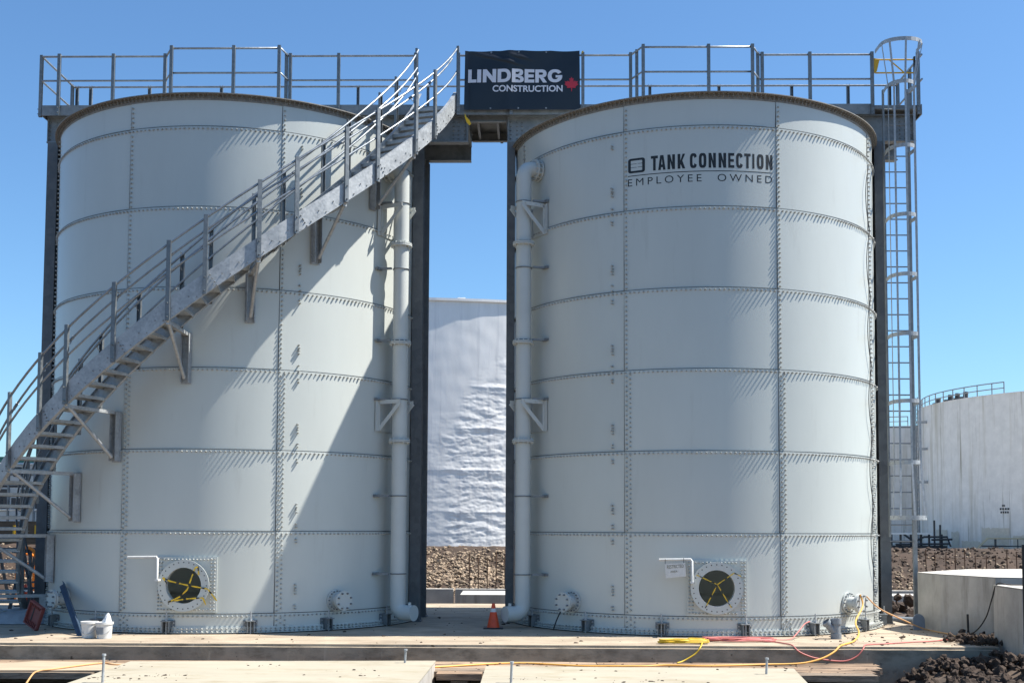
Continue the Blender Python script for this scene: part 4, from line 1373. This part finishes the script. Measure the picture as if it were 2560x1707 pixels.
cord('cable', P, .008, RUBBER, 'thin black cable swagged down a seam of the lettered tank', 'cable')
P = [PT(TRC, -46, TR_ + .20, .40), PT(TRC, -47.5, TR_ + .23, .2), PT(TRC, -48.3, TR_ + .26, .02)]
cord('cable', P, .012, RUBBER, 'short black cable hanging from the nozzle by the cone', 'cable')
random.seed(9)

# grey board, stake, pipe stub by the foundations
gb = MB()
prof = [(-.11, 0), (.11, 0)] + [(.11 * cos(R_(a)), .17 + .12 * sin(R_(a))) for a in range(0, 181, 15)]
n = len(prof)
gb.add([(7.50 + x, -2.30 + z * .12, .01 + z) for x, z in prof] + [(7.50 + x, -2.27 + z * .12, .01 + z) for x, z in prof], [tuple(range(n)), tuple(reversed(range(n, 2 * n)))] + [(i, n + i, n + (i + 1) % n, (i + 1) % n) for i in range(n)])
tag(gb.build('plastic_board', GREYPL), 'small round topped grey board leaning by the round foundation', 'board')
sk = MB(); sk.cyl((7.86, -3.70, -.2), (7.85, -3.70, .40), .020, 8); tag(sk.build('stake', RUBBER), 'black stake standing in the soil before the round foundation', 'stake')
ps = MB(); ps.tube([(7.95, .9, -.05), (8.40, .6, -.05)], .075, 20, caps=False); ps.tube([(8.40, .6, -.05), (7.95, .9, -.05)], .066, 20, caps=False); ps.ringplate((8.40, .6, -.05), (.83, -.55, 0), .066, .075, .003, 20); tag(ps.build('pipe_stub', GREYPL), 'short grey pipe lying behind the ladder foot', 'pipe')

# ================================================================== TIMBER MATS AND FORM BOARDS
mt = thing('timber_mat', 'weathered timber mat of long planks lying below the slab edge', 'timber mat', (-1, -6, -.3))
rows = [(-5.33 - .31 * i, -5.33 - .31 * (i + 1)) for i in range(5)]
def plank(x0, x1, y0, y1, zt, th, m, parent, name='plank'):
    mb = MB()
    k = random.uniform(-.006, .006); n = max(2, int((x1 - x0) / .5))
    vs, fs = [], []
    for i in range(n + 1):
        x = x0 + (x1 - x0) * i / n
        w0 = .004 * nz(x * 2, y0 * 9); zz = zt + k + .006 * nz(x * 1.1, y0 * 5, 3)
        vs += [(x, y0 - .034 + w0, zz), (x, y1 + .034 + w0, zz + random.uniform(-.002, .002)), (x, y1 + .034, zz - th), (x, y0 - .034, zz - th)]
    for i in range(n):
        for q in range(4):
            fs.append((i * 4 + q, i * 4 + 4 + q, i * 4 + 4 + (q + 1) % 4, i * 4 + (q + 1) % 4))
    fs += [(0, 1, 2, 3), (n * 4 + 3, n * 4 + 2, n * 4 + 1, n * 4)]
    mb.add(vs, fs)
    mb.build(name, random.choice((m, WOOD2, WOOD3)), parent)
cuts = [-13.0, -10.6, -6.35, -1.9, 1.34, 5.5]
for j, (y0, y1) in enumerate(rows):
    for i in range(len(cuts) - 1):
        a, b = cuts[i] + .02 + (y0 + 5.33) * -.25 + random.uniform(-.015, .015), cuts[i + 1] - .02 + (y0 + 5.33) * -.25 + random.uniform(-.015, .015)
        if i == 4: b = 5.75 + .36 * (y0 + 5.33) + random.uniform(-.05, .05)
        if j < 4:
            plank(a, b, y1, y0, -.262, .09, WOOD, mt)
        else:
            for (c0, c1) in ((-13, -5.9), (-1.08, -.42), (4.12, 6)):
                aa, bb = max(a, c0), min(b, c1)
                if bb - aa > .15: plank(aa, bb, y1, y0, -.262, .09, WOOD, mt)
for (x, m) in ((-11.5, DARKW), (-8.6, DARKW), (-6.1, DARKW), (-.75, DARKW), (4.6, DARKW)):
    mb = MB(); mb.box(x - .12, x + .12, -6.92, -5.4, -.62, -.362); mb.build('bearer', m, mt)
for i, (x0, x1, y, z, s) in enumerate(((-9.6, -6.0, -7.15, -.55, .14), (-9.2, -5.95, -7.6, -.72, .16), (-1.1, -.42, -7.1, -.60, .13), (-1.1, -.42, -7.5, -.78, .15), (4.3, 6.0, -7.25, -.62, .12), (-10, -6.0, -8.2, -.9, .16))):
    mb = MB(); mb.box(x0, x1, y - s / 2, y + s / 2, z - s / 2, z + s / 2)
    tag(mb.build('timber_beam', DARKW), ['dark timber under the front of the mats near the tan cord', 'lower dark timber in the pit below the tan cord', 'upper dark timber in the gap between the cream form boards', 'lower dark timber in the gap between the cream form boards', 'dark timber under the mat end by the soil clods', 'deepest dark timber in the pit below the tan cord'][i], 'timber', 'dark timbers in the pit')
ply = MB(); ply.add([(-8.9, -6.88, -.238), (-5.92, -6.80, -.238), (-5.2, -6.0, -.240), (-7.35, -5.62, -.240), (-8.9, -6.88, -.256), (-5.92, -6.80, -.256), (-5.2, -6.0, -.258), (-7.35, -5.62, -.258)], [(0, 1, 2, 3), (7, 6, 5, 4), (0, 4, 5, 1), (1, 5, 6, 2), (2, 6, 7, 3), (3, 7, 4, 0)])
tag(ply.build('plywood_sheet', PLYS), 'pale plywood sheet lying on the timber mats by the tan cord', 'plywood')
def formblock(pts, label):
    T = thing('form_block', label, 'concrete block', (pts[0][0], pts[0][1], -1.1))
    n = len(pts)
    mb = MB()
    mb.add([(x, y, -.142) for x, y in pts] + [(x, y, -1.2) for x, y in pts], [(i, n + i, n + (i + 1) % n, (i + 1) % n) for i in range(n)][::1] + [tuple(range(2 * n - 1, n - 1, -1))])
    mb.build('body', CONCW, T)
    cx, cy = sum(p[0] for p in pts) / n, sum(p[1] for p in pts) / n
    q = [(x + (.01 if x > cx else -.01), y + (.01 if y > cy else -.01)) for x, y in pts]
    mb = MB()
    mb.add([(x, y, -.12) for x, y in q] + [(x, y, -.138) for x, y in q], [tuple(range(n)), tuple(range(2 * n - 1, n - 1, -1))] + [(i, n + i, n + (i + 1) % n, (i + 1) % n) for i in range(n)])
    mb.build('top_board', PLYW, T)
    return T
formblock([(-5.60, -11.5), (-1.26, -11.5), (-1.13, -6.44), (-5.57, -6.68)], 'larger cream topped form block in front of the slab, nearer the buckets')
formblock([(-.42, -11.5), (3.65, -11.5), (3.80, -8.85), (4.0, -7.24), (-.35, -7.10)], 'smaller cream topped form block in front of the slab below the lettered tank')
for i, (x, y, h, lab) in enumerate(((-5.17, -9.04, .36, 'grey dowel at the near corner of the larger form block'), (-1.55, -6.75, .20, 'grey dowel at the far corner of the larger form block by the gap'), (0.0, -8.9, .27, 'grey dowel on the smaller form block beside the gap'), (3.48, -7.89, .22, 'grey dowel on the smaller form block by its sloped corner'))):
    T = thing('steel_dowel', lab, 'dowel', (x, y, -.12), 'steel dowels standing on the form blocks')
    mb = MB(); mb.cyl((x, y, -.125), (x + .01, y, -.12 + h), .017, 12); mb.build('shaft', GALV, T)
    mb = MB(); mb.cyl((x + .01, y, -.12 + h - .025), (x + .01, y, -.12 + h), .026, 12); mb.build('cap', GALV, T)

# ================================================================== FOUNDATIONS AT THE SIDE
rf = thing('round_foundation', 'large many-sided pale concrete foundation beside the ladder foot', 'foundation', (10.15, -1.5, 0))
pts = [(7.60, -1.95), (7.73, -2.75), (8.20, -4.05), (9.6, -4.62), (12.2, -4.5), (12.6, -1.0), (11.2, .25), (9.2, -.15)]
n = len(pts)
mb = MB(); mb.add([(x, y, 1.045) for x, y in pts] + [(x, y, -.5) for x, y in pts], [(i, n + i, n + (i + 1) % n, (i + 1) % n)[::-1] for i in range(n)]); mb.build('wall', CONCW, rf)
mb = MB(); mb.add([(x, y, 1.05) for x, y in pts] + [(x, y, 1.03) for x, y in pts], [tuple(range(n))] + [(i, n + i, n + (i + 1) % n, (i + 1) % n)[::-1] for i in range(n)]); mb.build('top', CAPC, rf)
sf = thing('square_foundation', 'blocky concrete foundation at the frame edge with a cable over it', 'foundation', (9.5, -4.0, 0))
q = [(7.88, -4.74), (7.80, -6.02), (11.5, -6.15), (11.5, -4.72)]
mb = MB(); mb.add([(x, y, .95) for x, y in q] + [(x, y, -.6) for x, y in q], [(i, (i + 1) % 4, 4 + (i + 1) % 4, 4 + i)[::-1] for i in range(4)]); mb.build('wall', CONCW, sf)
mb = MB(); mb.add([(x, y, .955) for x, y in q] + [(x, y, .93) for x, y in q], [(0, 1, 2, 3), (7, 6, 5, 4)] + [(i, 4 + i, 4 + (i + 1) % 4, (i + 1) % 4) for i in range(4)]); mb.build('top', CAPC, sf)
# low walls behind the slab, with starter bars
def lowwall(x0, x1, y0, y1, zt, label, bars=None):
    T = thing('foundation_wall', label, 'concrete wall', ((x0 + x1) / 2, y0, -.5), 'low concrete walls behind the slab')
    mb = MB(); mb.box(x0, x1, y0, y1, -.9, zt - .012); mb.build('body', CONCW, T)
    mb = MB(); mb.box(x0 + .003, x1 - .003, y0 + .003, y1 - .003, zt - .010, zt); mb.build('top', CAPC, T)
    if bars:
        for x in np.arange(bars[0], bars[1], bars[2]):
            x = float(x) + random.uniform(-.03, .03); h = bars[3] + random.uniform(-.12, .15)
            mb = MB(); mb.cyl((x, (y0 + y1) / 2, zt), (x + random.uniform(-.02, .02), (y0 + y1) / 2, zt + h), .017, 6); mb.build('rebar_rod', RUST, T)
        if bars[4]:
            mb = MB(); mb.cyl((bars[0], (y0 + y1) / 2 + .02, zt + bars[4]), (bars[1], (y0 + y1) / 2 + .02, zt + bars[4] + .01), .008, 6); mb.build('rebar_rod', RUST, T)
lowwall(-4.6, -1.72, 10.9, 11.2, .03, 'low wall behind the slab seen past the dark column')
lowwall(-1.66, 1.2, 10.9, 11.2, .03, 'low wall with starter bars behind the traffic cone', (-1.25, .2, .27, 1.0, .85))
lowwall(-1.40, 1.2, 8.2, 10.2, .02, 'broad low footing with a bright top behind the traffic cone')
lowwall(8.0, 19.0, 10.9, 11.2, .03, 'long low wall seen between the column and the ladder post', (12.3, 17.8, .30, 1.15, .95))
lowwall(9.2, 12.6, 8.4, 9.6, .02, 'bright topped footing seen between the column and the ladder post')

# soil clods
cl = MB()
random.seed(21)
for i in range(1900):
    x = random.uniform(5.0, 9.6); y = random.uniform(-8.4, -5.42)
    lim = 5.0 + 1.3 * max(0, (-5.9 - y)) * .2
    if x < 5.9 + .35 * (y + 5.33) + .25 or (x < 6.6 and random.random() < .35): continue
    hz = ground_z(x, y)
    hump = .20 * math.exp(-((x - 6.9) / .9) ** 2 - ((y + 5.8) / .5) ** 2) + .12 * math.exp(-((x - 8.0) / .8) ** 2 - ((y + 6.0) / .6) ** 2)
    rock(cl, (x, y, hz + hump * random.uniform(.2, 1.1)), random.choice((.02, .03, .03, .04, .05, .075)) * random.uniform(.7, 1.4), i, True)
for i in range(260):
    x = random.gauss(7.72, .25); y = random.gauss(-4.55, .33)
    if y < -5.15: continue
    rock(cl, (x, y, random.uniform(-.02, .10) if x < 8.3 else -.1), random.uniform(.015, .055), i, True)
for i in range(140):
    x = random.uniform(7.9, 12); y = random.uniform(1.5, 8)
    rock(cl, (x, y, -.22 + .42 * math.exp(-((x - 9.6) / 1.0) ** 2 - ((y - 5.5) / 1.6) ** 2) * random.random()), random.uniform(.06, .18), i, True)
for i in range(90):
    x = random.uniform(-4, 1.2); y = random.uniform(5.2, 8.0)
    rock(cl, (x, y, -.40), random.uniform(.04, .12), i, True)
cl.build('soil_clods', CLOD, kind='stuff')

mp_ = thing('marker_post', 'thin two-tone black and pale post standing in the soil at the frame edge', 'post', (7.37, -7.1, -.4))
mb = MB(); mb.tube([(7.37, -7.1, .22), (7.37, -7.1, 1.64)], .028, 12); mb.build('upper_sleeve', RUBBER, mp_)
mb = MB(); mb.tube([(7.37, -7.1, -.6), (7.37, -7.1, .219)], .022, 12); mb.build('lower_tube', WHITEPL, mp_)

# weeds
def weed(x, y, z, h, label):
    mb = MB()
    for i in range(46):
        a = random.uniform(0, 2 * pi); l = h * random.uniform(.4, 1); b = random.uniform(.2, .9)
        p = Vector((x + random.gauss(0, h * .2), y + random.gauss(0, h * .2), z + random.uniform(0, h * .7)))
        t = p + Vector((cos(a) * b, sin(a) * b, .8)) * l * .35
        s = Vector((-sin(a), cos(a), 0)) * l * .07
        mb.add([p - s * .4, p.lerp(t, .5) - s, t, p.lerp(t, .5) + s], [(0, 1, 2, 3)])
    tag(mb.build('weed', LEAF), label, 'weed', 'yellow green weeds')
weed(10.85, 14.9, .25, .55, 'yellow green weed on the embankment seen past the ladder')
weed(7.42, -.62, .0, .25, 'low yellow weed growing at the foot of the outer column')

# ================================================================== BACKGROUND TANKS
def foam_tank():
    T = thing('foam_coated_tank', 'huge white foam-coated tank seen in the gap between the two tanks', 'storage tank', (-2.0, 32.0, 1.0))
    c = Vector((-4.73, 37.8, 0)); Rr = 17.0; z0, z1 = .2, 10.58
    mb = MB()
    def rad(t, z):
        x = c.x + Rr * sin(R_(t))
        # foam lumps kept below a slanted line, so the relief draws the sun-and-shade edge
        k = (6.1 + (x + 3.0) * .95 - z) * .75 + .8 * nz(x * 1.1, z * 1.4, 2)
        k = max(0.0, min(1.0, k)) * (.30 + .70 * max(0.0, min(1.0, (x + 2.7) / .8 + .7 * nz(x * 2, z * 1.1, 8))))
        lum = .040 * nz(x * 1.7, z * 4.5, 1) + .020 * nz(x * 4, z * 9, 4) + .010 * nz(x * 9, z * 13, 6)
        st = .05 * (1 - abs(2 * (((z * .62 + .05 * nz(x * .8, z)) % 1)) - 1)) ** 6
        return Rr + .006 * nz(x * 2, z * 2, 9) + k * (lum * .5 + st * .6)
    ta = [-2 + 20 * i / 250 for i in range(251)]
    za = [z0 + (z1 - z0) * j / 420 for j in range(421)]
    vs = []
    for z in za:
        for t in ta:
            r = rad(t, z)
            vs.append((c.x + r * sin(R_(t)), c.y - r * cos(R_(t)), z))
    n = len(ta)
    mb.add(vs, [(j * n + i, j * n + i + 1, (j + 1) * n + i + 1, (j + 1) * n + i) for j in range(len(za) - 1) for i in range(n - 1)], 0, True)
    tb = [18 + 340 * i / 80 for i in range(81)]
    vs = [(c.x + Rr * sin(R_(t)), c.y - Rr * cos(R_(t)), z) for z in (z0, z1) for t in tb]
    mb.add(vs, [(i, i + 1, 82 + i, 81 + i) for i in range(80)], 0, True)
    mb.build('shell', FOAM, T)
    mb = MB(); n = 120
    for (p, q) in (((Rr - .1, z1 - .02), (Rr + .09, z1 - .02)), ((Rr + .09, z1 - .02), (Rr + .09, z1 + .08)), ((Rr + .09, z1 + .08), (0.1, z1 + .5))):
        a = [(c.x + p[0] * sin(2 * pi * i / n), c.y - p[0] * cos(2 * pi * i / n), p[1] + .02 * nz(i * .9, 3)) for i in range(n)]
        b = [(c.x + q[0] * sin(2 * pi * i / n), c.y - q[0] * cos(2 * pi * i / n), q[1] + .02 * nz(i * .9, 3)) for i in range(n)]
        mb.add(a + b, [(i, (i + 1) % n, n + (i + 1) % n, n + i) for i in range(n)])
    rf_ = mb.build('roof', FOAM, T)
    mb = MB(); mb.box(-2.15, -1.85, 21.4, 21.7, z1 + .05, z1 + .2); mb.build('vent', FOAM, rf_)
foam_tank()

OTC = Vector((57.8, 84.9, 0)); OTR = 19.0
def old_tank(c, Rr, z0, z1, label):
    T = thing('weathered_tank', label, 'storage tank', (c.x, c.y, z0))
    n = 120
    mb = MB()
    vs = [(c.x + Rr * sin(2 * pi * i / n), c.y - Rr * cos(2 * pi * i / n), z) for z in (z0, z1) for i in range(n)]
    mb.add(vs, [(i, (i + 1) % n, n + (i + 1) % n, n + i) for i in range(n)], 0, True); mb.build('shell', OLDT, T)
    mb = MB()
    vs = [(c.x + r * sin(2 * pi * i / n), c.y - r * cos(2 * pi * i / n), z) for r, z in ((Rr + .03, z1 - .05), (Rr + .03, z1 + .02), (.1, z1 + .5)) for i in range(n)]
    mb.add(vs, [(k * n + i, k * n + (i + 1) % n, k * n + n + (i + 1) % n, k * n + n + i) for k in (0, 1) for i in range(n)]); mb.build('roof', OLDT, T)
    return T
OT = old_tank(OTC, OTR, 0.1, 13.3, 'white rust-streaked tank in the background beyond the round foundation')
def OP(t, r, z): return (OTC.x + r * sin(R_(t)), OTC.y - r * cos(R_(t)), z)
ts = [-108 + 1.25 * i for i in range(40)]
for z, r in ((13.3 + 1.0, .05), (13.3 + .5, .045)):
    mb = MB(); mb.tube([OP(t, OTR - .3, z) for t in ts], r, 6); mb.build('top_rail' if z > 14.0 else 'mid_rail', GALVD, OT)
for t in ts[::4] + [ts[-1]]:
    mb = MB(); mb.cyl(OP(t, OTR - .3, 13.25), OP(t, OTR - .3, 14.33), .05, 6); mb.build('post', GALVD, OT)
for t, w_ in ((-93, .5), (-84, .7), (-80, .5), (-76, .6)):
    mb = MB(); p = Vector(OP(t, OTR - .9, 13.3)); mb.frame(p + Vector((0, 0, .15)), (1, 0, 0), (0, 1, 0), (0, 0, 1), w_, .5, .3); mb.cyl(p + Vector((.2, 0, .2)), p + Vector((.25, 0, .75)), .22, 12); mb.build('roof_fitting', DARK, OT)
for (t0, t1, z0, z1) in ((-87, -80.5, .1, 1.75), (-78.5, -75, .1, 1.6), (-66.5, -58, .1, 1.95), (-74, -67, .1, .8), (-57, -54, .1, 1.3)):
    mb = MB(); tt = [t0 + (t1 - t0) * i / 14 for i in range(15)]
    mb.add([OP(t, OTR + .03, z0) for t in tt] + [OP(t, OTR + .03, z1 + .22 * nz(t * 1.3, 7)) for t in tt], [(i, i + 1, 16 + i, 15 + i) for i in range(14)]); mb.build('paint_patch', PATCH, OT)
for j, (t0, t1) in enumerate(((-59.9, -59.0), (-60.6, -57.6), (-60.4, -57.8))):
    for k in range(4):
        mb = MB(); a = t0 + (t1 - t0) * k / 4; b = a + (t1 - t0) / 4 * .7; z = 3.75 - .28 * j
        mb.add([OP(a, OTR + .03, z), OP(b, OTR + .03, z), OP(b, OTR + .03, z + .16), OP(a, OTR + .03, z + .16)], [(0, 1, 2, 3)]); mb.build('stencil_mark', DARK, OT)
# caged access ladder at its edge
for t in (-99.0, -96.6):
    mb = MB(); mb.bar(OP(t, OTR + .5, .3), OP(t, OTR + .5, 14.3), .08, .05); mb.build('ladder_rail', GALVD, OT)
for i in range(36):
    mb = MB(); z = .6 + .38 * i; mb.cyl(OP(-99.0, OTR + .5, z), OP(-96.6, OTR + .5, z), .03, 5); mb.build('ladder_rung', GALVD, OT)
for z in (6.2, 9.3, 11.8):
    mb = MB(); mb.bar(OP(-93, OTR + .02, z), OP(-93, OTR + .9, z), .25, .22); mb.build('ladder_bracket', GALV, OT)
O2C = Vector((44.0, 108.0, 0))
O2 = old_tank(O2C, 11.0, 0.0, 12.45, 'small pale tank visible between the ladder rails in the background')
mb = MB()
for z, r in ((13.45, .05), (12.95, .04)):
    mb.tube([(O2C.x + 10.8 * sin(R_(t)), O2C.y - 10.8 * cos(R_(t)), z) for t in range(-60, -12, 4)], r, 6)
for t in range(-60, -12, 11): mb.cyl((O2C.x + 10.8 * sin(R_(t)), O2C.y - 10.8 * cos(R_(t)), 12.4), (O2C.x + 10.8 * sin(R_(t)), O2C.y - 10.8 * cos(R_(t)), 13.47), .05, 6)
mb.build('railing', GALVD, O2)

# pump skid between the berm and the old tanks
sk = thing('pump_skid', 'dark pipework skid at the foot of the background tanks behind the ladder', 'pump skid', (36, 79, .2))
mb = MB(); mb.box(33.2, 38.0, 79, 81, .15, .38); mb.build('base', DARK, sk)
mb = MB(); mb.box(33.0, 36.6, 78.8, 81.2, 1.36, 1.50); mb.build('canopy', WHITEPL, sk)
for x in (33.2, 34.0, 34.9, 35.8, 36.5, 37.6):
    mb = MB(); mb.cyl((x, 79.2, .38), (x, 79.2, 1.38), .10, 8); mb.build('leg', DARK, sk)
for P in ([(33.2, 79, .75), (35.2, 79, .75), (36.0, 79, 1.15), (38.0, 79, 1.15), (38.3, 79, .3)], [(33.4, 78.7, .5), (38, 78.7, .55)], [(36.9, 79, .3), (36.9, 79, 2.6)], [(37.4, 79, .3), (37.4, 79, 2.2)], [(34.2, 79, 1.4), (35.4, 79, .5)], [(36.6, 78.9, .9), (38.4, 78.9, .95)]):
    mb = MB(); mb.tube(P, .09, 8); mb.build('pipe', DARK, sk)
gr = thing('guard_rail', 'cream pipe guard rail at the foot of the white streaked tank', 'guard rail', (43, 74, .2))
for dy in (0, 1.6):
    mb = MB(); x0 = 38.4 + dy * .35
    y = 73.5 + dy
    mb.tube([(x0 - .3, y, -.1), (x0 + .95, y, 1.08), (x0 + 4.0, y, 1.08), (x0 + 5.2, y, -.1)], .06, 8); mb.build('top_rail', PIPER, gr)
    mb = MB(); mb.tube([(x0 + .4, y, .45), (x0 + 4.6, y, .45)], .045, 8); mb.build('mid_rail', DARK, gr)
    for x in (x0 + 1.6, x0 + 3.4):
        mb = MB(); mb.cyl((x, y, -.1), (x, y, 1.08), .045, 6); mb.build('post', DARK, gr)

# ================================================================== FAR SIDE, SEEN THROUGH THE STAIR TREADS
bd = thing('plant_building', 'pale building with a green roof edge seen through the stair treads', 'building', (-30, 40, 0))
mb = MB(); mb.box(-40, -24.5, 40, 48, .8, 5.2); mb.build('wall', BWALL, bd)
mb = MB(); mb.box(-40.2, -24.3, 39.8, 48.2, 5.2, 5.55); mb.build('roof', GREEN, bd)
for x in (-29.5, -27.8, -26.2):
    mb = MB(); mb.box(x - .5, x + .5, 39.95, 39.99, 2.6, 3.8); mb.build('window', DARK, bd)
pr = thing('pipe_rack', 'grey pipe rack with platforms seen through the stair treads', 'pipe rack', (-19, 26, 1))
for x in (-24, -22.6, -21.4, -20.3):
    mb = MB(); mb.cyl((x, 26, 1), (x, 26, 4.6), .06, 8); mb.build('post', GALVD, pr)
for z, m in ((1.9, GALVD), (2.5, WHITEPL), (3.1, GALVD), (3.5, DARK), (4.0, GALVD), (4.45, WHITEPL)):
    mb = MB(); mb.cyl((-24.2, 26, z), (-20.1, 26, z), .05, 8); mb.build('pipe', m, pr)
for x in (-23.5, -22.0, -20.9):
    mb = MB(); mb.cyl((x, 25.9, 3.9), (x, 25.9, 4.3), .25, 14); mb.box(x - .2, x + .3, 25.6, 26.2, 2.55, 3.0); mb.build('valve', DARK, pr)
ct = thing('equipment_container', 'dark equipment container on the embankment seen through the stair treads', 'container', (-16, 19.6, 1.2))
mb = MB(); mb.box(-19, -14.2, 19.5, 21.5, .8, 2.0); mb.build('body', DARKW, ct)
for x in (-18.4, -17.6, -17.0, -16.4):
    mb = MB(); mb.box(x, x + .08, 19.46, 19.49, 1.5, 1.85); mb.build('marking', YELLOW, ct)
orc = [(-11.6, 5.2), (-12.1, 5.8), (-11.3, 6.4), (-12.6, 6.6), (-12.0, 7.3)]
for i, (x, y) in enumerate(orc):
    T = thing('safety_barrier', ['orange barrier frame nearest the stair foot', 'orange barrier frame second from the stair foot', 'orange barrier frame behind the lowest treads', 'orange barrier frame at the frame edge behind the stair', 'orange barrier frame farthest back behind the stair'][i], 'barrier', (x, y, -.4), 'orange barrier frames behind the stair')
    z = ground_z(x, y); h = 1.1 + .1 * i
    for dx in (-.28, .28):
        mb = MB(); mb.cyl((x + dx, y, z), (x + dx * .8, y, z + h), .035, 8); mb.build('leg', ORANGE, T)
    mb = MB(); mb.tube([(x - .24, y, z + h), (x - .1, y, z + h + .12), (x + .15, y, z + h + .1), (x + .3, y, z + h - .05)], .035, 8); mb.build('top_bar', ORANGE, T)
for i, (x, y) in enumerate(((-10.4, 2.2), (-11.9, 4.4))):
    T = thing('steel_trestle', ['black steel trestle nearest behind the stair foot', 'black steel trestle farther back by the orange barriers'][i], 'trestle', (x, y, -.4), 'black trestles behind the stair')
    z = ground_z(x, y) if y > 4.7 else 0.0
    for dx in (-.45, .45):
        for sgn in (-1, 1):
            mb = MB(); mb.bar((x + dx + sgn * .28, y, z), (x + dx, y, z + 1.25), .06, .06); mb.build('leg', DARK, T)
    mb = MB(); mb.bar((x - .7, y, z + 1.28), (x + .7, y, z + 1.28), .10, .08); mb.build('beam', DARK, T)
    mb = MB(); mb.bar((x - .55, y, z + .45), (x + .55, y, z + .5), .05, .05); mb.build('brace', DARK, T)
cord('air_hose', [(-10.9, 2.15, 1.36), (-10.6, 2.1, 1.30), (-10.45, 2.12, .8), (-10.3, 2.1, .35), (-10.1, 2.0, .9), (-10.0, 2.1, 1.34), (-9.9, 2.15, .7), (-9.8, 2.1, .3)], .035, ORANGE, 'orange hose slung over the nearest black trestle behind the stair', 'hose')
ob_ = MB(); ob_.box(-11.3, -10.35, 3.5, 4.3, .001, .30)
tag(ob_.build('concrete_block', CAPC), 'pale concrete block on the slab behind the stair foot', 'concrete block')
cone(-11.2, 3.2, 0.0, .5, 'red-orange cone half hidden behind the lowest stair treads')
tp = MB(); vs = []
for j in range(9):
    for i in range(15):
        x = -9.9 + 1.1 * i / 14; y = -1.9 + .8 * j / 8
        e = sin(pi * i / 14) * sin(pi * j / 8)
        vs.append((x, y, .012 + .26 * e ** .5 * (1 + .5 * nz(x * 4, y * 4))))
tp.add(vs, [(j * 15 + i, j * 15 + i + 1, (j + 1) * 15 + i + 1, (j + 1) * 15 + i) for j in range(8) for i in range(14)], 0, True)
tag(tp.build('tarp_bundle', TARP), 'crumpled grey tarp bundle on the slab under the stair foot', 'tarp')
print('objects', len(bpy.data.objects), 'tris', sum(len(m.polygons) for m in bpy.data.meshes))
